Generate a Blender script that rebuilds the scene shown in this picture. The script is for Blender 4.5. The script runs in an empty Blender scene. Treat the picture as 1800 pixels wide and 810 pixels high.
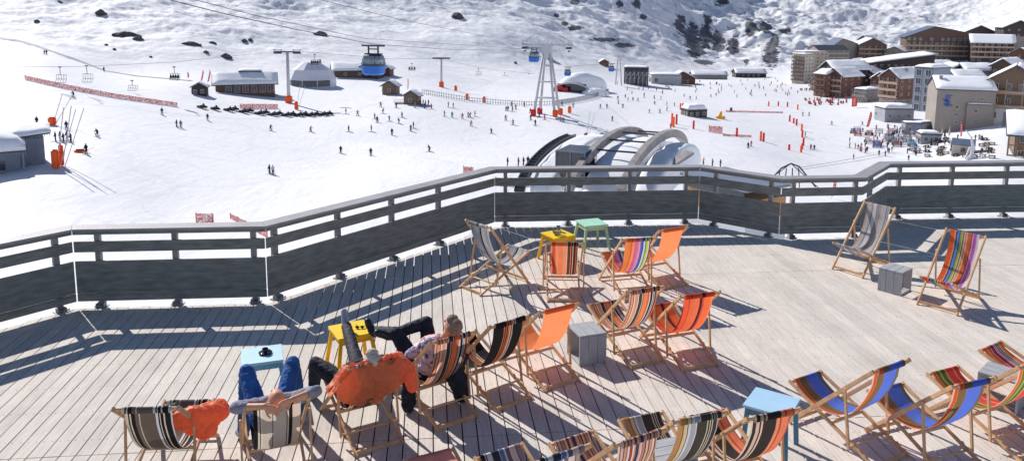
import bpy, bmesh, math, random
import numpy as np
from mathutils import Vector, Matrix, noise, Euler
random.seed(7)
R = math.radians
SC = bpy.context.scene
COL = SC.collection
H = 4.5
# ------------------------------------------------------------------ camera model (pixels of the 1800x810 photograph)
F, PITCH, PPY, ROLL = 1390.2, .1473, 217.82, .0066
cp, sp = math.cos(PITCH), math.sin(PITCH)
def ray(px, py):
    a = px-900; b = py-PPY
    u = a*math.cos(ROLL)+b*math.sin(ROLL); w = -a*math.sin(ROLL)+b*math.cos(ROLL)
    return Vector((u, F*cp-w*sp, -F*sp-w*cp))
def U(px, py, z=0.0):
    d = ray(px, py); t = (z-H)/d.z
    return Vector((d.x*t, d.y*t, z))
def PD(px, py, D):
    d = ray(px, py); t = D/d.y
    return Vector((d.x*t, D, H+d.z*t))
cam = bpy.data.cameras.new('camera'); camo = bpy.data.objects.new('camera', cam); COL.objects.link(camo)
rt0 = Vector((1, 0, 0)); fw = Vector((0, cp, -sp)); up0 = Vector((0, sp, cp))
rt = rt0*math.cos(ROLL)+up0*math.sin(ROLL); up = up0*math.cos(ROLL)-rt0*math.sin(ROLL)
m = Matrix((rt, up, -fw)).transposed().to_4x4(); m.translation = Vector((0, 0, H))
camo.matrix_world = m
cam.sensor_width = 36; cam.lens = F/1800*36; cam.shift_y = -(405-PPY)/1800
cam.clip_start = .1; cam.clip_end = 20000
SC.camera = camo
SC.render.resolution_x = 1024; SC.render.resolution_y = 460
# ------------------------------------------------------------------ light
SAZ = R(-49.5); SEL = R(33.5)              # shadows run towards SAZ
w = bpy.data.worlds.new('World'); SC.world = w; w.use_nodes = True
nt = w.node_tree; bg = nt.nodes['Background']
sky = nt.nodes.new('ShaderNodeTexSky'); sky.sky_type = 'NISHITA'; sky.sun_disc = False
sky.sun_elevation = SEL
sdir = Vector((-math.cos(SAZ)*math.cos(SEL), -math.sin(SAZ)*math.cos(SEL), math.sin(SEL)))  # towards the sun
sky.sun_rotation = math.atan2(sdir.x, sdir.y)
sky.altitude = 1800; sky.air_density = 1.0; sky.dust_density = .3; sky.ozone_density = 3.0
nt.links.new(sky.outputs[0], bg.inputs[0]); bg.inputs[1].default_value = .08
sl = bpy.data.lights.new('sun', 'SUN'); so = bpy.data.objects.new('sun', sl); COL.objects.link(so)
sl.energy = 4.3; sl.angle = R(.53); sl.color = (1, .955, .90)
so.rotation_euler = sdir.to_track_quat('Z', 'Y').to_euler(); so.location = (0, 0, 60)
SC.view_settings.view_transform = 'Standard'; SC.view_settings.look = 'None'
SC.view_settings.exposure = .35; SC.view_settings.gamma = 1
SC.render.engine = 'CYCLES'
# ------------------------------------------------------------------ materials
def lin(c):
    return tuple(((v/255)/12.92 if v/255 <= .04045 else (((v/255)+.055)/1.055)**2.4) for v in c)
MATS = {}
def mat(name, rgb, rough=.7, var=.12, scale=6.0, bump=0.0, bscale=40.0, metal=0.0, stretch=None, trans=0.0, coord='Object', spec=.4, noise_detail=4):
    """procedural material: base colour varied by noise, optional bump, optional translucency"""
    if name in MATS: return MATS[name]
    m = bpy.data.materials.new(name); m.use_nodes = True; MATS[name] = m
    n = m.node_tree.nodes; l = m.node_tree.links; b = n['Principled BSDF']
    b.inputs['Roughness'].default_value = rough; b.inputs['Metallic'].default_value = metal
    b.inputs['Specular IOR Level'].default_value = spec
    tc = n.new('ShaderNodeTexCoord'); mp = n.new('ShaderNodeMapping'); l.new(tc.outputs[coord], mp.inputs[0])
    if stretch: mp.inputs['Scale'].default_value = stretch
    nz = n.new('ShaderNodeTexNoise'); nz.inputs['Scale'].default_value = scale; nz.inputs['Detail'].default_value = noise_detail
    l.new(mp.outputs[0], nz.inputs['Vector'])
    cr = n.new('ShaderNodeValToRGB'); l.new(nz.outputs[0], cr.inputs[0])
    c = lin(rgb) if max(rgb) > 1 else rgb
    cr.color_ramp.elements[0].position = .3; cr.color_ramp.elements[1].position = .7
    cr.color_ramp.elements[0].color = (*[max(0, v*(1-var)) for v in c], 1)
    cr.color_ramp.elements[1].color = (*[min(1, v*(1+var)) for v in c], 1)
    l.new(cr.outputs[0], b.inputs['Base Color'])
    if bump:
        n2 = n.new('ShaderNodeTexNoise'); n2.inputs['Scale'].default_value = bscale; n2.inputs['Detail'].default_value = 5
        l.new(mp.outputs[0], n2.inputs['Vector'])
        bp = n.new('ShaderNodeBump'); bp.inputs['Strength'].default_value = bump; bp.inputs['Distance'].default_value = .02
        l.new(n2.outputs[0], bp.inputs['Height']); l.new(bp.outputs[0], b.inputs['Normal'])
    if trans:
        tr = n.new('ShaderNodeBsdfTranslucent'); l.new(cr.outputs[0], tr.inputs[0])
        mx = n.new('ShaderNodeMixShader'); mx.inputs[0].default_value = trans
        l.new(b.outputs[0], mx.inputs[1]); l.new(tr.outputs[0], mx.inputs[2]); l.new(mx.outputs[0], n['Material Output'].inputs[0])
    return m
def stripe_mat(name, stripes, trans=.42):
    if name in ('vivid_multicolour_canvas', 'pale_grey_pinstripe_canvas'): stripes = stripes[::-1]   # seen from the front
    m = bpy.data.materials.new(name); m.use_nodes = True
    n = m.node_tree.nodes; l = m.node_tree.links; b = n['Principled BSDF']
    b.inputs['Roughness'].default_value = .85; b.inputs['Specular IOR Level'].default_value = .15
    uv = n.new('ShaderNodeTexCoord'); sx = n.new('ShaderNodeSeparateXYZ'); l.new(uv.outputs['UV'], sx.inputs[0])
    tot = sum(s[0] for s in stripes); n_st = len(stripes); src = None; pos = 0
    # colour ramps hold 32 stops: chain two when needed
    out = None; i = 0
    chunks = [stripes[k:k+30] for k in range(0, n_st, 30)]
    acc = 0
    for ci, ch in enumerate(chunks):
        cr = n.new('ShaderNodeValToRGB'); cr.color_ramp.interpolation = 'CONSTANT'; l.new(sx.outputs[0], cr.inputs[0])
        start = acc; els = cr.color_ramp.elements
        for k, (wd, c) in enumerate(ch):
            p = acc/tot; c = tuple(v*.9+20 for v in c); col = (*lin(c), 1)
            if k == 0: els[0].position = p if ci else 0.0; els[0].color = col
            elif k == 1: els[1].position = min(p, 1); els[1].color = col
            else: e = els.new(min(p, 1)); e.color = col
            acc += wd
        if out is None: out = cr.outputs[0]
        else:
            gt = n.new('ShaderNodeMath'); gt.operation = 'GREATER_THAN'; gt.inputs[1].default_value = start/tot
            l.new(sx.outputs[0], gt.inputs[0])
            mx = n.new('ShaderNodeMix'); mx.data_type = 'RGBA'; l.new(gt.outputs[0], mx.inputs[0]); l.new(out, mx.inputs[6]); l.new(cr.outputs[0], mx.inputs[7]); out = mx.outputs[2]
    nz = n.new('ShaderNodeTexNoise'); nz.inputs['Scale'].default_value = 7; nz.inputs['Detail'].default_value = 5
    tc = n.new('ShaderNodeTexCoord'); l.new(tc.outputs['Object'], nz.inputs['Vector'])
    mr = n.new('ShaderNodeMapRange'); mr.inputs[1].default_value = .3; mr.inputs[2].default_value = .7; mr.inputs[3].default_value = .86; mr.inputs[4].default_value = 1.0
    l.new(nz.outputs[0], mr.inputs[0])
    mu = n.new('ShaderNodeMix'); mu.data_type = 'RGBA'; mu.blend_type = 'MULTIPLY'; mu.inputs[0].default_value = 1
    l.new(out, mu.inputs[6]); l.new(mr.outputs[0], mu.inputs[7])
    l.new(mu.outputs[2], b.inputs['Base Color'])
    nb = n.new('ShaderNodeTexNoise'); nb.inputs['Scale'].default_value = 9; nb.inputs['Detail'].default_value = 3; l.new(tc.outputs['Object'], nb.inputs['Vector'])
    bp = n.new('ShaderNodeBump'); bp.inputs['Strength'].default_value = .35; bp.inputs['Distance'].default_value = .03
    l.new(nb.outputs[0], bp.inputs['Height']); l.new(bp.outputs[0], b.inputs['Normal'])
    tr = n.new('ShaderNodeBsdfTranslucent'); l.new(mu.outputs[2], tr.inputs[0])
    ms = n.new('ShaderNodeMixShader'); ms.inputs[0].default_value = trans
    l.new(b.outputs[0], ms.inputs[1]); l.new(tr.outputs[0], ms.inputs[2]); l.new(ms.outputs[0], n['Material Output'].inputs[0])
    return m
# ------------------------------------------------------------------ mesh helpers
class MB:
    def __init__(s): s.v = []; s.f = []; s.mi = []; s.uv = {}; s.cm = 0
    def add(s, vs, fs, mi=None, uvs=None):
        o = len(s.v); s.v += [tuple(x) for x in vs]
        for k, f in enumerate(fs):
            s.f.append([o+i for i in f]); s.mi.append(s.cm if mi is None else mi)
            if uvs: s.uv[len(s.f)-1] = uvs[k]
        return s
    def hexa(s, p, mi=None):   # 8 points: bottom 4 ccw, top 4 ccw
        return s.add(p, [(3, 2, 1, 0), (4, 5, 6, 7), (0, 1, 5, 4), (1, 2, 6, 5), (2, 3, 7, 6), (3, 0, 4, 7)], mi)
    def box(s, c, d, mi=None, rz=0):
        x, y, z = d[0]/2, d[1]/2, d[2]/2; cc, ss = math.cos(rz), math.sin(rz)
        P = []
        for zz in (-z, z):
            for xx, yy in ((-x, -y), (x, -y), (x, y), (-x, y)):
                P.append((c[0]+xx*cc-yy*ss, c[1]+xx*ss+yy*cc, c[2]+zz))
        return s.hexa(P, mi)
    def beam(s, a, b, w_, h_, upv=(0, 0, 1), mi=None, w2=None, h2=None):
        a = Vector(a); b = Vector(b); d = (b-a).normalized(); upv = Vector(upv)
        sd = d.cross(upv)
        if sd.length < 1e-4: sd = d.cross(Vector((0, 1, 0)))
        sd.normalize(); u = sd.cross(d).normalized()
        w2 = w_ if w2 is None else w2; h2 = h_ if h2 is None else h2
        P = []
        for p, ww, hh in ((a, w_, h_), (b, w2, h2)):
            for x, y in ((-.5, -.5), (.5, -.5), (.5, .5), (-.5, .5)): P.append(p+sd*x*ww+u*y*hh)
        return s.add(P, [(3, 2, 1, 0), (4, 5, 6, 7), (0, 1, 5, 4), (1, 2, 6, 5), (2, 3, 7, 6), (3, 0, 4, 7)], mi)
    def tube(s, pts, r, n=8, mi=None, caps=True):
        pts = [Vector(p) for p in pts]; rs = r if isinstance(r, (list, tuple)) else [r]*len(pts)
        P = []; prev = None
        for i, p in enumerate(pts):
            d = (pts[min(i+1, len(pts)-1)]-pts[max(i-1, 0)]).normalized()
            if prev is None:
                a = d.orthogonal().normalized()
            else:
                a = (prev-d*prev.dot(d)).normalized()
            prev = a; b = d.cross(a)
            for k in range(n):
                t = 2*math.pi*k/n; P.append(p+(a*math.cos(t)+b*math.sin(t))*rs[i])
        fs = []
        for i in range(len(pts)-1):
            for k in range(n):
                fs.append((i*n+k, i*n+(k+1) % n, (i+1)*n+(k+1) % n, (i+1)*n+k))
        if caps: fs.append(tuple(range(n-1, -1, -1))); fs.append(tuple((len(pts)-1)*n+k for k in range(n)))
        return s.add(P, fs, mi)
    def cyl(s, c, r, h, n=16, r2=None, mi=None):
        return s.tube([c, (c[0], c[1], c[2]+h)], [r, r if r2 is None else r2], n, mi)
    def prism(s, poly, z0, z1, mi=None):
        n = len(poly); z1f = z1 if callable(z1) else (lambda x, y: z1)
        P = [(x, y, z0) for x, y in poly]+[(x, y, z1f(x, y)) for x, y in poly]
        return s.add(P, [tuple(range(n-1, -1, -1)), tuple(range(n, 2*n))]+[(i, (i+1) % n, n+(i+1) % n, n+i) for i in range(n)], mi)
    def extr(s, prof, axis_a, axis_b, mi=None):
        """closed profile (list of (u,z)) swept from frame a to frame b; frames are (origin, uvec)"""
        n = len(prof); P = []
        for o, uv in (axis_a, axis_b):
            o = Vector(o); uv = Vector(uv)
            for u, z in prof: P.append(o+uv*u+Vector((0, 0, z)))
        return s.add(P, [tuple(range(n-1, -1, -1)), tuple(range(n, 2*n))]+[(i, (i+1) % n, n+(i+1) % n, n+i) for i in range(n)], mi)
    def ell(s, c, r, n=12, mi=None, rot=None):
        P = []; fs = []; m = n//2
        for i in range(m+1):
            th = math.pi*i/m
            for k in range(n):
                ph = 2*math.pi*k/n
                v = Vector((math.sin(th)*math.cos(ph)*r[0], math.sin(th)*math.sin(ph)*r[1], math.cos(th)*r[2]))
                if rot: v = rot @ v
                P.append(Vector(c)+v)
        for i in range(m):
            for k in range(n):
                fs.append((i*n+k, (i+1)*n+k, (i+1)*n+(k+1) % n, i*n+(k+1) % n))
        return s.add(P, fs, mi)
    def mesh(s, name, mats, smooth=False):
        me = bpy.data.meshes.new(name); me.from_pydata(s.v, [], s.f)
        for m in (mats if isinstance(mats, (list, tuple)) else [mats]): me.materials.append(m)
        me.polygons.foreach_set('material_index', s.mi)
        if s.uv:
            ul = me.uv_layers.new(name='UVMap')
            for pi, uvs in s.uv.items():
                p = me.polygons[pi]
                for li, u in zip(p.loop_indices, uvs): ul.data[li].uv = u
        if smooth: me.polygons.foreach_set('use_smooth', [True]*len(me.polygons))
        me.update(); return me
    def build(s, name, mats, parent=None, smooth=False, bevel=0, loc=None):
        me = s.mesh(name, mats, smooth)
        bm = bmesh.new(); bm.from_mesh(me); 
        bmesh.ops.remove_doubles(bm, verts=bm.verts, dist=1e-5)
        bmesh.ops.recalc_face_normals(bm, faces=bm.faces)
        if bevel:
            bmesh.ops.bevel(bm, geom=[e for e in bm.edges if len(e.link_faces) == 2 and e.calc_face_angle(0) > .5], offset=bevel, segments=2, affect='EDGES', clamp_overlap=True)
        bm.to_mesh(me); bm.free()
        return link(name, me, parent, loc)
def link(name, me, parent=None, loc=None):
    o = bpy.data.objects.new(name, me); COL.objects.link(o)
    if parent: o.parent = parent
    if loc is not None: o.location = loc
    return o
def tag(o, label=None, cat=None, group=None, kind=None):
    if label: o['label'] = label
    if cat: o['category'] = cat
    if group: o['group'] = group
    if kind: o['kind'] = kind
    return o
def empty(name, loc, rz=0, label=None, cat=None, group=None):
    o = bpy.data.objects.new(name, None); COL.objects.link(o); o.location = loc; o.rotation_euler = (0, 0, rz)
    o.empty_display_size = .1
    return tag(o, label, cat, group)
def copy_tree(o, parent=None):
    c = o.copy(); COL.objects.link(c)
    if parent: c.parent = parent
    for ch in list(o.children): copy_tree(ch, c)
    return c
def blob(name, caps, voxel, mats, matfn=None, smooth_it=3, ells=(), flat=False):
    """one continuous skin over tapered capsules (p0,r0,p1,r1) and ellipsoids (c,r,rot)"""
    mb = MB()
    for p0, r0, p1, r1 in caps:
        p0 = Vector(p0); p1 = Vector(p1); L = (p1-p0).length; n = max(2, int(L/max(voxel*2, .02)))
        ps = [p0.lerp(p1, i/n) for i in range(n+1)]; rs = [r0+(r1-r0)*i/n for i in range(n+1)]
        mb.tube(ps, rs, 12); mb.ell(p0, (r0,)*3, 12); mb.ell(p1, (r1,)*3, 12)
    for e in ells: mb.ell(e[0], e[1], 16, rot=e[2] if len(e) > 2 else None)
    me = mb.mesh('tmp', mats)
    o = bpy.data.objects.new('tmp', me); COL.objects.link(o)
    md = o.modifiers.new('r', 'REMESH'); md.mode = 'VOXEL'; md.voxel_size = voxel
    if smooth_it:
        s_ = o.modifiers.new('s', 'SMOOTH'); s_.iterations = smooth_it; s_.factor = .5
    dg = bpy.context.evaluated_depsgraph_get(); dg.update()
    r = bpy.data.meshes.new_from_object(o.evaluated_get(dg)); r.name = name
    bpy.data.objects.remove(o); bpy.data.meshes.remove(me)
    r.materials.clear()
    for m in (mats if isinstance(mats, (list, tuple)) else [mats]): r.materials.append(m)
    mi = [0]*len(r.polygons)
    if matfn: mi = [matfn(p.center) for p in r.polygons]
    r.polygons.foreach_set('material_index', mi)
    r.polygons.foreach_set('use_smooth', [not flat]*len(r.polygons)); r.update()
    return r
# ================================================================== TERRAIN
# (photo x, photo y, metres away, roughness)
ANC = [(0,520,60,0),(300,560,55,0),(700,560,55,0),(1200,480,60,0),(1700,420,75,0),(1400,420,80,0),(1800,440,70,0),
 (0,420,82,0),(300,380,100,0),(470,305,135,0),(700,310,128,0),(892,292,140,0),(155,272,124,0),(0,330,102,0),
 (864,235,200,0),(600,271,165,0),(288,195,190,0),(480,230,188,0),(690,210,205,0),(1000,190,245,0),(1076,213,245,0),(1315,261,200,0),(1220,200,280,0),
 (1430,263,230,0),(1600,300,200,0),(1750,280,190,0),(1560,255,240,0),(60,105,225,.08),(0,200,165,0),(0,140,205,0),(150,130,230,0),(300,150,235,0),(430,163,250,0),(545,152,285,0),
 (620,135,320,0),(760,165,262,0),(860,182,262,0),(820,160,320,.05),(1000,160,330,.05),(1020,150,360,0),(1110,138,470,0),(1170,150,440,0),(1300,140,500,0),(1400,142,540,0),
 (1380,180,360,0),(1480,176,390,0),(1570,186,330,0),(1680,225,262,0),(1780,214,250,0),(1600,148,420,0),(1700,112,490,0),(1800,105,480,0),(1500,100,560,.1),
 (-200,60,300,.4),(-200,0,340,.6),(0,60,300,.4),(0,0,400,.9),(60,40,340,.6),(150,70,315,.6),(200,119,285,.15),(250,116,295,.1),(330,112,305,.1),(250,70,328,.55),(350,70,337,.6),(420,100,340,.4),(440,60,390,.8),
 (150,0,430,1),(330,0,480,1),(500,0,540,1),(560,70,410,.6),(650,85,410,.4),(650,60,450,.5),(700,0,590,1),(740,115,370,.25),(800,140,350,.15),(800,100,430,.35),(800,80,440,.4),(850,60,480,.5),(850,0,680,1.1),
 (940,100,480,.5),(940,60,520,.6),(900,30,600,.9),(1000,60,620,1),(1000,0,780,1.3),(1060,100,560,.6),(1060,60,680,1.1),(1130,115,600,.6),(1150,60,780,1.2),(1150,0,980,1.4),
 (1200,128,620,.2),(1300,132,640,.15),(1400,128,650,.15),(1230,110,740,1.1),(1300,110,780,1.3),(1400,108,790,1.2),(1220,75,900,1.6),(1230,30,1120,1.8),(1230,0,1300,1.8),(1320,75,950,2.0),(1330,30,1250,2.1),(1330,0,1480,1.9),
 (1450,80,960,1.6),(1450,30,1300,1.7),(1450,0,1520,1.8),(1550,60,1150,1.5),(1600,25,1350,1.6),(1600,0,1520,1.5),(1700,35,1300,1.4),(1700,0,1520,1.5),(1800,40,560,.3),(1800,0,1300,1.3),(1780,30,700,.3),(1900,0,800,.5),
 (-900,200,200,.2),(-900,60,400,.6),(-900,-100,700,1.2),(2700,150,400,.2),(2700,0,1200,1),(0,-150,600,1.2),(500,-200,900,1.4),(900,-250,1500,2),(1300,-250,2900,2),(1800,-250,2900,2),(2700,-250,2600,2),
 (900,-250,7000,3),(-900,-250,5000,3),(2700,-250,7000,3)]
AN = []
for px, py, D, ro in ANC:
    p = PD(px, py, D); AN.append((p.x/p.y*2.2, math.log(p.y), p.z, ro))
for xx in (-3, -1.5, -.5, .5, 1.5, 3):
    for yy, zz in ((1.5, -16), (12, -16), (30, -17)): AN.append((xx*2.2, math.log(yy), zz, 0))
AN = np.array(AN)
def phi(r): return np.sqrt(r*r+.0036)
Dm = np.hypot(AN[:, None, 0]-AN[None, :, 0], AN[:, None, 1]-AN[None, :, 1])
A_ = phi(Dm); A_ += np.eye(len(AN))*(-.02)
Wz = np.linalg.solve(A_, AN[:, 2:4]-AN[:, 2:4].mean(0)); MZ = AN[:, 2:4].mean(0)
def tbase(u, v):
    u = np.asarray(u, float); v = np.asarray(v, float)
    r = np.hypot(u[..., None]-AN[:, 0], v[..., None]-AN[:, 1])
    o = phi(r) @ Wz + MZ
    return o[..., 0], np.clip(o[..., 1], 0, 3)
def relief(x, y, ro):
    if ro < .02: return 0.0
    v = Vector((x, y, 0))
    a = noise.fractal(v/190, 1.0, 2.1, 4)*13
    b = noise.ridged_multi_fractal(v/75+Vector((5, 3, 1)), .9, 2.2, 5, 1.0, 2.0)*3.4-3
    c = noise.fractal(v/19, .7, 2.2, 4)*1.9
    return ro*(a*min(1, y/700)+b*min(1, y/500)+c*.9)
def hgt(x, y):
    z, ro = tbase(x/y*2.2, math.log(y)); return float(z)+relief(x, y, float(ro))
_ts = np.exp(np.linspace(math.log(25), math.log(3500), 900))
def G(px, py, rough=False):
    """point of the terrain seen at this photo pixel"""
    d = ray(px, py); sx = d.x/d.y; sz = d.z/d.y
    z, ro = tbase(np.full_like(_ts, sx*2.2), np.log(_ts))
    g = (H+sz*_ts)-z
    if rough: g = g-np.array([relief(sx*t, t, r) if t > 150 else 0 for t, r in zip(_ts, ro)])
    k = np.nonzero(g < 0)[0]
    if len(k) == 0: return PD(px, py, 400)
    k = k[0]
    if k == 0: t = _ts[0]
    else: t = _ts[k-1]+(_ts[k]-_ts[k-1])*g[k-1]/(g[k-1]-g[k])
    return Vector((sx*t, t, H+sz*t))
def GZ(x, y): return Vector((x, y, hgt(x, y)))
# grid
NU = 800
us = np.concatenate([np.linspace(-3, -.78, 40, endpoint=False), np.linspace(-.78, .78, NU, endpoint=False), np.linspace(.78, 3, 40)])
lg = lambda a, b, k: np.linspace(math.log(a), math.log(b), k, endpoint=False)
vs_ = np.concatenate([lg(2, 60, 20), lg(60, 280, 120), lg(280, 850, 330), lg(850, 1650, 260), np.linspace(math.log(1650), math.log(9000), 30)])
UU, VV = np.meshgrid(us, vs_)
ZZ = np.zeros_like(UU); RR = np.zeros_like(UU)
for j in range(UU.shape[0]):
    z, ro = tbase(UU[j]*2.2, VV[j]); ZZ[j] = z; RR[j] = ro
YY = np.exp(VV); XX = UU*YY
zf = ZZ.copy()
for j in range(UU.shape[0]):
    for i in range(UU.shape[1]):
        if RR[j, i] > .02: zf[j, i] += relief(XX[j, i], YY[j, i], RR[j, i])
n1, n2 = UU.shape
vv = np.stack([XX, YY, zf], -1).reshape(-1, 3)
idx = np.arange(n1*n2).reshape(n1, n2)
fq = np.stack([idx[:-1, :-1], idx[:-1, 1:], idx[1:, 1:], idx[1:, :-1]], -1).reshape(-1, 4)
tm = bpy.data.meshes.new('snow_ground'); tm.from_pydata(vv.tolist(), [], fq.tolist())
tm.polygons.foreach_set('use_smooth', [True]*len(tm.polygons))
# bare rock lies where the mountain has outcrops: places (world positions), metres wide
ROCK = [(1195,45,14,30),(1215,68,20,34),(1240,62,16,30),(1225,90,24,18),(1262,75,14,30),(1244,38,9,16),(1290,85,13,22),(1320,50,13,20),(1362,75,9,20),(1355,100,16,26),(1345,48,16,14),(1312,110,8,8),
 (1270,5,16,9),(1120,5,10,12),(1090,8,8,10),(1010,5,10,5),(1380,55,14,8),(978,28,6,5),(992,42,7,6),(1010,50,14,6),(1060,70,30,5),(1100,80,25,5),(1235,110,26,7),(1300,128,22,8),(1130,30,8,8)]
ra = np.zeros(n1*n2)
cpx = 900+0*ra
dx = vv[:, 0]; dy = vv[:, 1]; dz = vv[:, 2]-H
dd = dy*cp-dz*sp; uu = dx/dd*F; ww = -(dz*cp+dy*sp)/dd*F
qx = 900+uu*math.cos(ROLL)-ww*math.sin(ROLL); qy = PPY+uu*math.sin(ROLL)+ww*math.cos(ROLL)
for px, py, a, b in ROCK:
    d2 = ((qx-px)/a)**2+((qy-py)/b)**2
    ra = np.maximum(ra, np.exp(-d2*.9))
ra *= (dy > 480)
at = tm.attributes.new('rock', 'FLOAT', 'POINT'); at.data.foreach_set('value', ra)
at = tm.attributes.new('wild', 'FLOAT', 'POINT'); at.data.foreach_set('value', RR.reshape(-1))
snow = bpy.data.materials.new('snow'); snow.use_nodes = True
n = snow.node_tree.nodes; l = snow.node_tree.links; b = n['Principled BSDF']
b.inputs['Roughness'].default_value = .75; b.inputs['Specular IOR Level'].default_value = .25
geo = n.new('ShaderNodeNewGeometry')
def tex(scale, detail=5, rough=.55, st=None, src=None):
    t = n.new('ShaderNodeTexNoise'); t.inputs['Scale'].default_value = scale; t.inputs['Detail'].default_value = detail; t.inputs['Roughness'].default_value = rough
    mp = n.new('ShaderNodeMapping'); l.new(geo.outputs['Position'], mp.inputs[0])
    if st: mp.inputs['Scale'].default_value = st
    l.new(mp.outputs[0], t.inputs['Vector']); return t.outputs[0]
def mth(op, a, bb, clamp=False):
    t = n.new('ShaderNodeMath'); t.operation = op; t.use_clamp = clamp
    for k, x in enumerate((a, bb)):
        if isinstance(x, (int, float)): t.inputs[k].default_value = x
        elif x is not None: l.new(x, t.inputs[k])
    return t.outputs[0]
a1 = n.new('ShaderNodeAttribute'); a1.attribute_name = 'rock'
a2 = n.new('ShaderNodeAttribute'); a2.attribute_name = 'wild'
t1 = tex(.042, 11, .76, (1, .8, 1)); t2 = tex(.16, 6, .6)
# outcrops where mask, plus scattered small rocks on the wild slopes
s1 = mth('ADD', mth('MULTIPLY', a1.outputs['Fac'], .40), t1)
r1 = mth('MULTIPLY', mth('SUBTRACT', s1, .735), 30, True)
s2 = mth('MULTIPLY', mth('SUBTRACT', mth('ADD', tex(.06, 9, .72), mth('MULTIPLY', a2.outputs['Fac'], .035)), .672), 26, True)
wm = mth('MULTIPLY', mth('SUBTRACT', a2.outputs['Fac'], .35), 2.5, True)
rk = mth('MAXIMUM', r1, mth('MULTIPLY', s2, wm))
mx = n.new('ShaderNodeMix'); mx.data_type = 'RGBA'; l.new(rk, mx.inputs[0])
cs = n.new('ShaderNodeValToRGB'); l.new(tex(.05, 4), cs.inputs[0])
cs.color_ramp.elements[0].color = (.74, .745, .775, 1); cs.color_ramp.elements[1].color = (.82, .82, .835, 1)
cr = n.new('ShaderNodeValToRGB'); l.new(t2, cr.inputs[0]); cr.color_ramp.elements[0].color = (.055, .065, .095, 1); cr.color_ramp.elements[1].color = (.17, .165, .175, 1)
trk = []
for sc_, st_ in ((.045, (1, .35, 1)), (.06, (.3, 1, 1)), (.11, (.8, .5, 1))):
    q_ = mth('ABSOLUTE', mth('SUBTRACT', tex(sc_, 1.5, .4, st_), .5), None); trk.append(mth('SUBTRACT', 1.0, mth('MULTIPLY', q_, 55), True))
tr_ = mth('MAXIMUM', mth('MAXIMUM', trk[0], trk[1]), trk[2])
ct = n.new('ShaderNodeMix'); ct.data_type = 'RGBA'; ct.blend_type = 'MULTIPLY'; l.new(mth('MULTIPLY', tr_, .5), ct.inputs[0]); l.new(cs.outputs[0], ct.inputs[6]); ct.inputs[7].default_value = (.84, .87, .93, 1)
l.new(ct.outputs[2], mx.inputs[6]); l.new(cr.outputs[0], mx.inputs[7]); l.new(mx.outputs[2], b.inputs['Base Color'])
# groomed tracks and wind ripples as relief
bm1 = n.new('ShaderNodeBump'); bm1.inputs['Strength'].default_value = .5; bm1.inputs['Distance'].default_value = .35
rp = mth('ADD', mth('MULTIPLY', tex(.5, 6, .6, (1, .35, 1)), 1.0), mth('MULTIPLY', tex(2.2, 3, .5, (1, .25, 1)), .25)); l.new(rp, bm1.inputs['Height'])
bm2 = n.new('ShaderNodeBump'); bm2.inputs['Distance'].default_value = 4
l.new(mth('MULTIPLY', a2.outputs['Fac'], .5, True), bm2.inputs['Strength']); l.new(tex(.035, 8, .62, (1, .6, 1)), bm2.inputs['Height']); l.new(bm1.outputs[0], bm2.inputs['Normal'])
l.new(bm2.outputs[0], b.inputs['Normal'])
tm.materials.append(snow)
ground = bpy.data.objects.new('snow_ground', tm); COL.objects.link(ground); ground['kind'] = 'structure'
M_roofsnow = mat('roof_snow', (.88, .89, .92), .8, .03, 1.5, bump=.5, bscale=1.2)
# ================================================================== DECK
YAW = R(5.95)
eV = Vector((math.cos(YAW), math.sin(YAW), 0)); nV = Vector((-math.sin(YAW), math.cos(YAW), 0))
def dirv(deg): return Vector((math.cos(YAW+R(deg)), math.sin(YAW+R(deg)), 0))
V = {1: (-7.2064, 12.5651), 2: (-4.1276, 12.8395), 3: (-.3871, 17.6264), 4: (4.3782, 18.0189), 5: (5.8625, 16.7931), 7: (8.9788, 18.5437)}
V = {k: Vector((x*.9, y*.9, 0)) for k, (x, y) in V.items()}
# V6: from V5 along the rail, meeting the 45 degree leg into V7
d5 = dirv(0); d6 = dirv(45); q = V[7]-V[5]
den = d5.x*d6.y-d5.y*d6.x; t5 = (q.x*d6.y-q.y*d6.x)/den
V[6] = V[5]+d5*t5
V[0] = V[1]-dirv(45)*7.5
V[8] = V[7]+dirv(-1)*14
VP = [V[k] for k in range(9)]
ab = [(p.dot(eV), p.dot(nV)) for p in VP]
def edge_b(a):
    if a <= ab[0][0]: return ab[0][1]
    for (a0, b0), (a1, b1) in zip(ab, ab[1:]):
        if a <= a1: return b0+(b1-b0)*(a-a0)/(a1-a0)
    return ab[-1][1]
dk = bpy.data.materials.new('deck_boards'); dk.use_nodes = True
n = dk.node_tree.nodes; l = dk.node_tree.links; b = n['Principled BSDF']; b.inputs['Roughness'].default_value = .8; b.inputs['Specular IOR Level'].default_value = .2
tcn = n.new('ShaderNodeTexCoord')
def tex2(scale, st, detail=6, rough=.6):
    t = n.new('ShaderNodeTexNoise'); t.inputs['Scale'].default_value = scale; t.inputs['Detail'].default_value = detail; t.inputs['Roughness'].default_value = rough
    mp = n.new('ShaderNodeMapping'); mp.inputs['Rotation'].default_value = (0, 0, 0); mp.inputs['Scale'].default_value = st
    l.new(tcn.outputs['Object'], mp.inputs[0]); l.new(mp.outputs[0], t.inputs['Vector']); return t.outputs[0]
geo_in = None
ca = n.new('ShaderNodeAttribute'); ca.attribute_name = 'tint'
g1 = tex2(5, (6, .5, 1), 8, .7); g2 = tex2(1.3, (1, 1, 1), 5); g3 = tex2(30, (1, .35, 1), 3)
rmp = n.new('ShaderNodeValToRGB'); l.new(g1, rmp.inputs[0]); rmp.color_ramp.elements[0].position = .25; rmp.color_ramp.elements[1].position = .72
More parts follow.
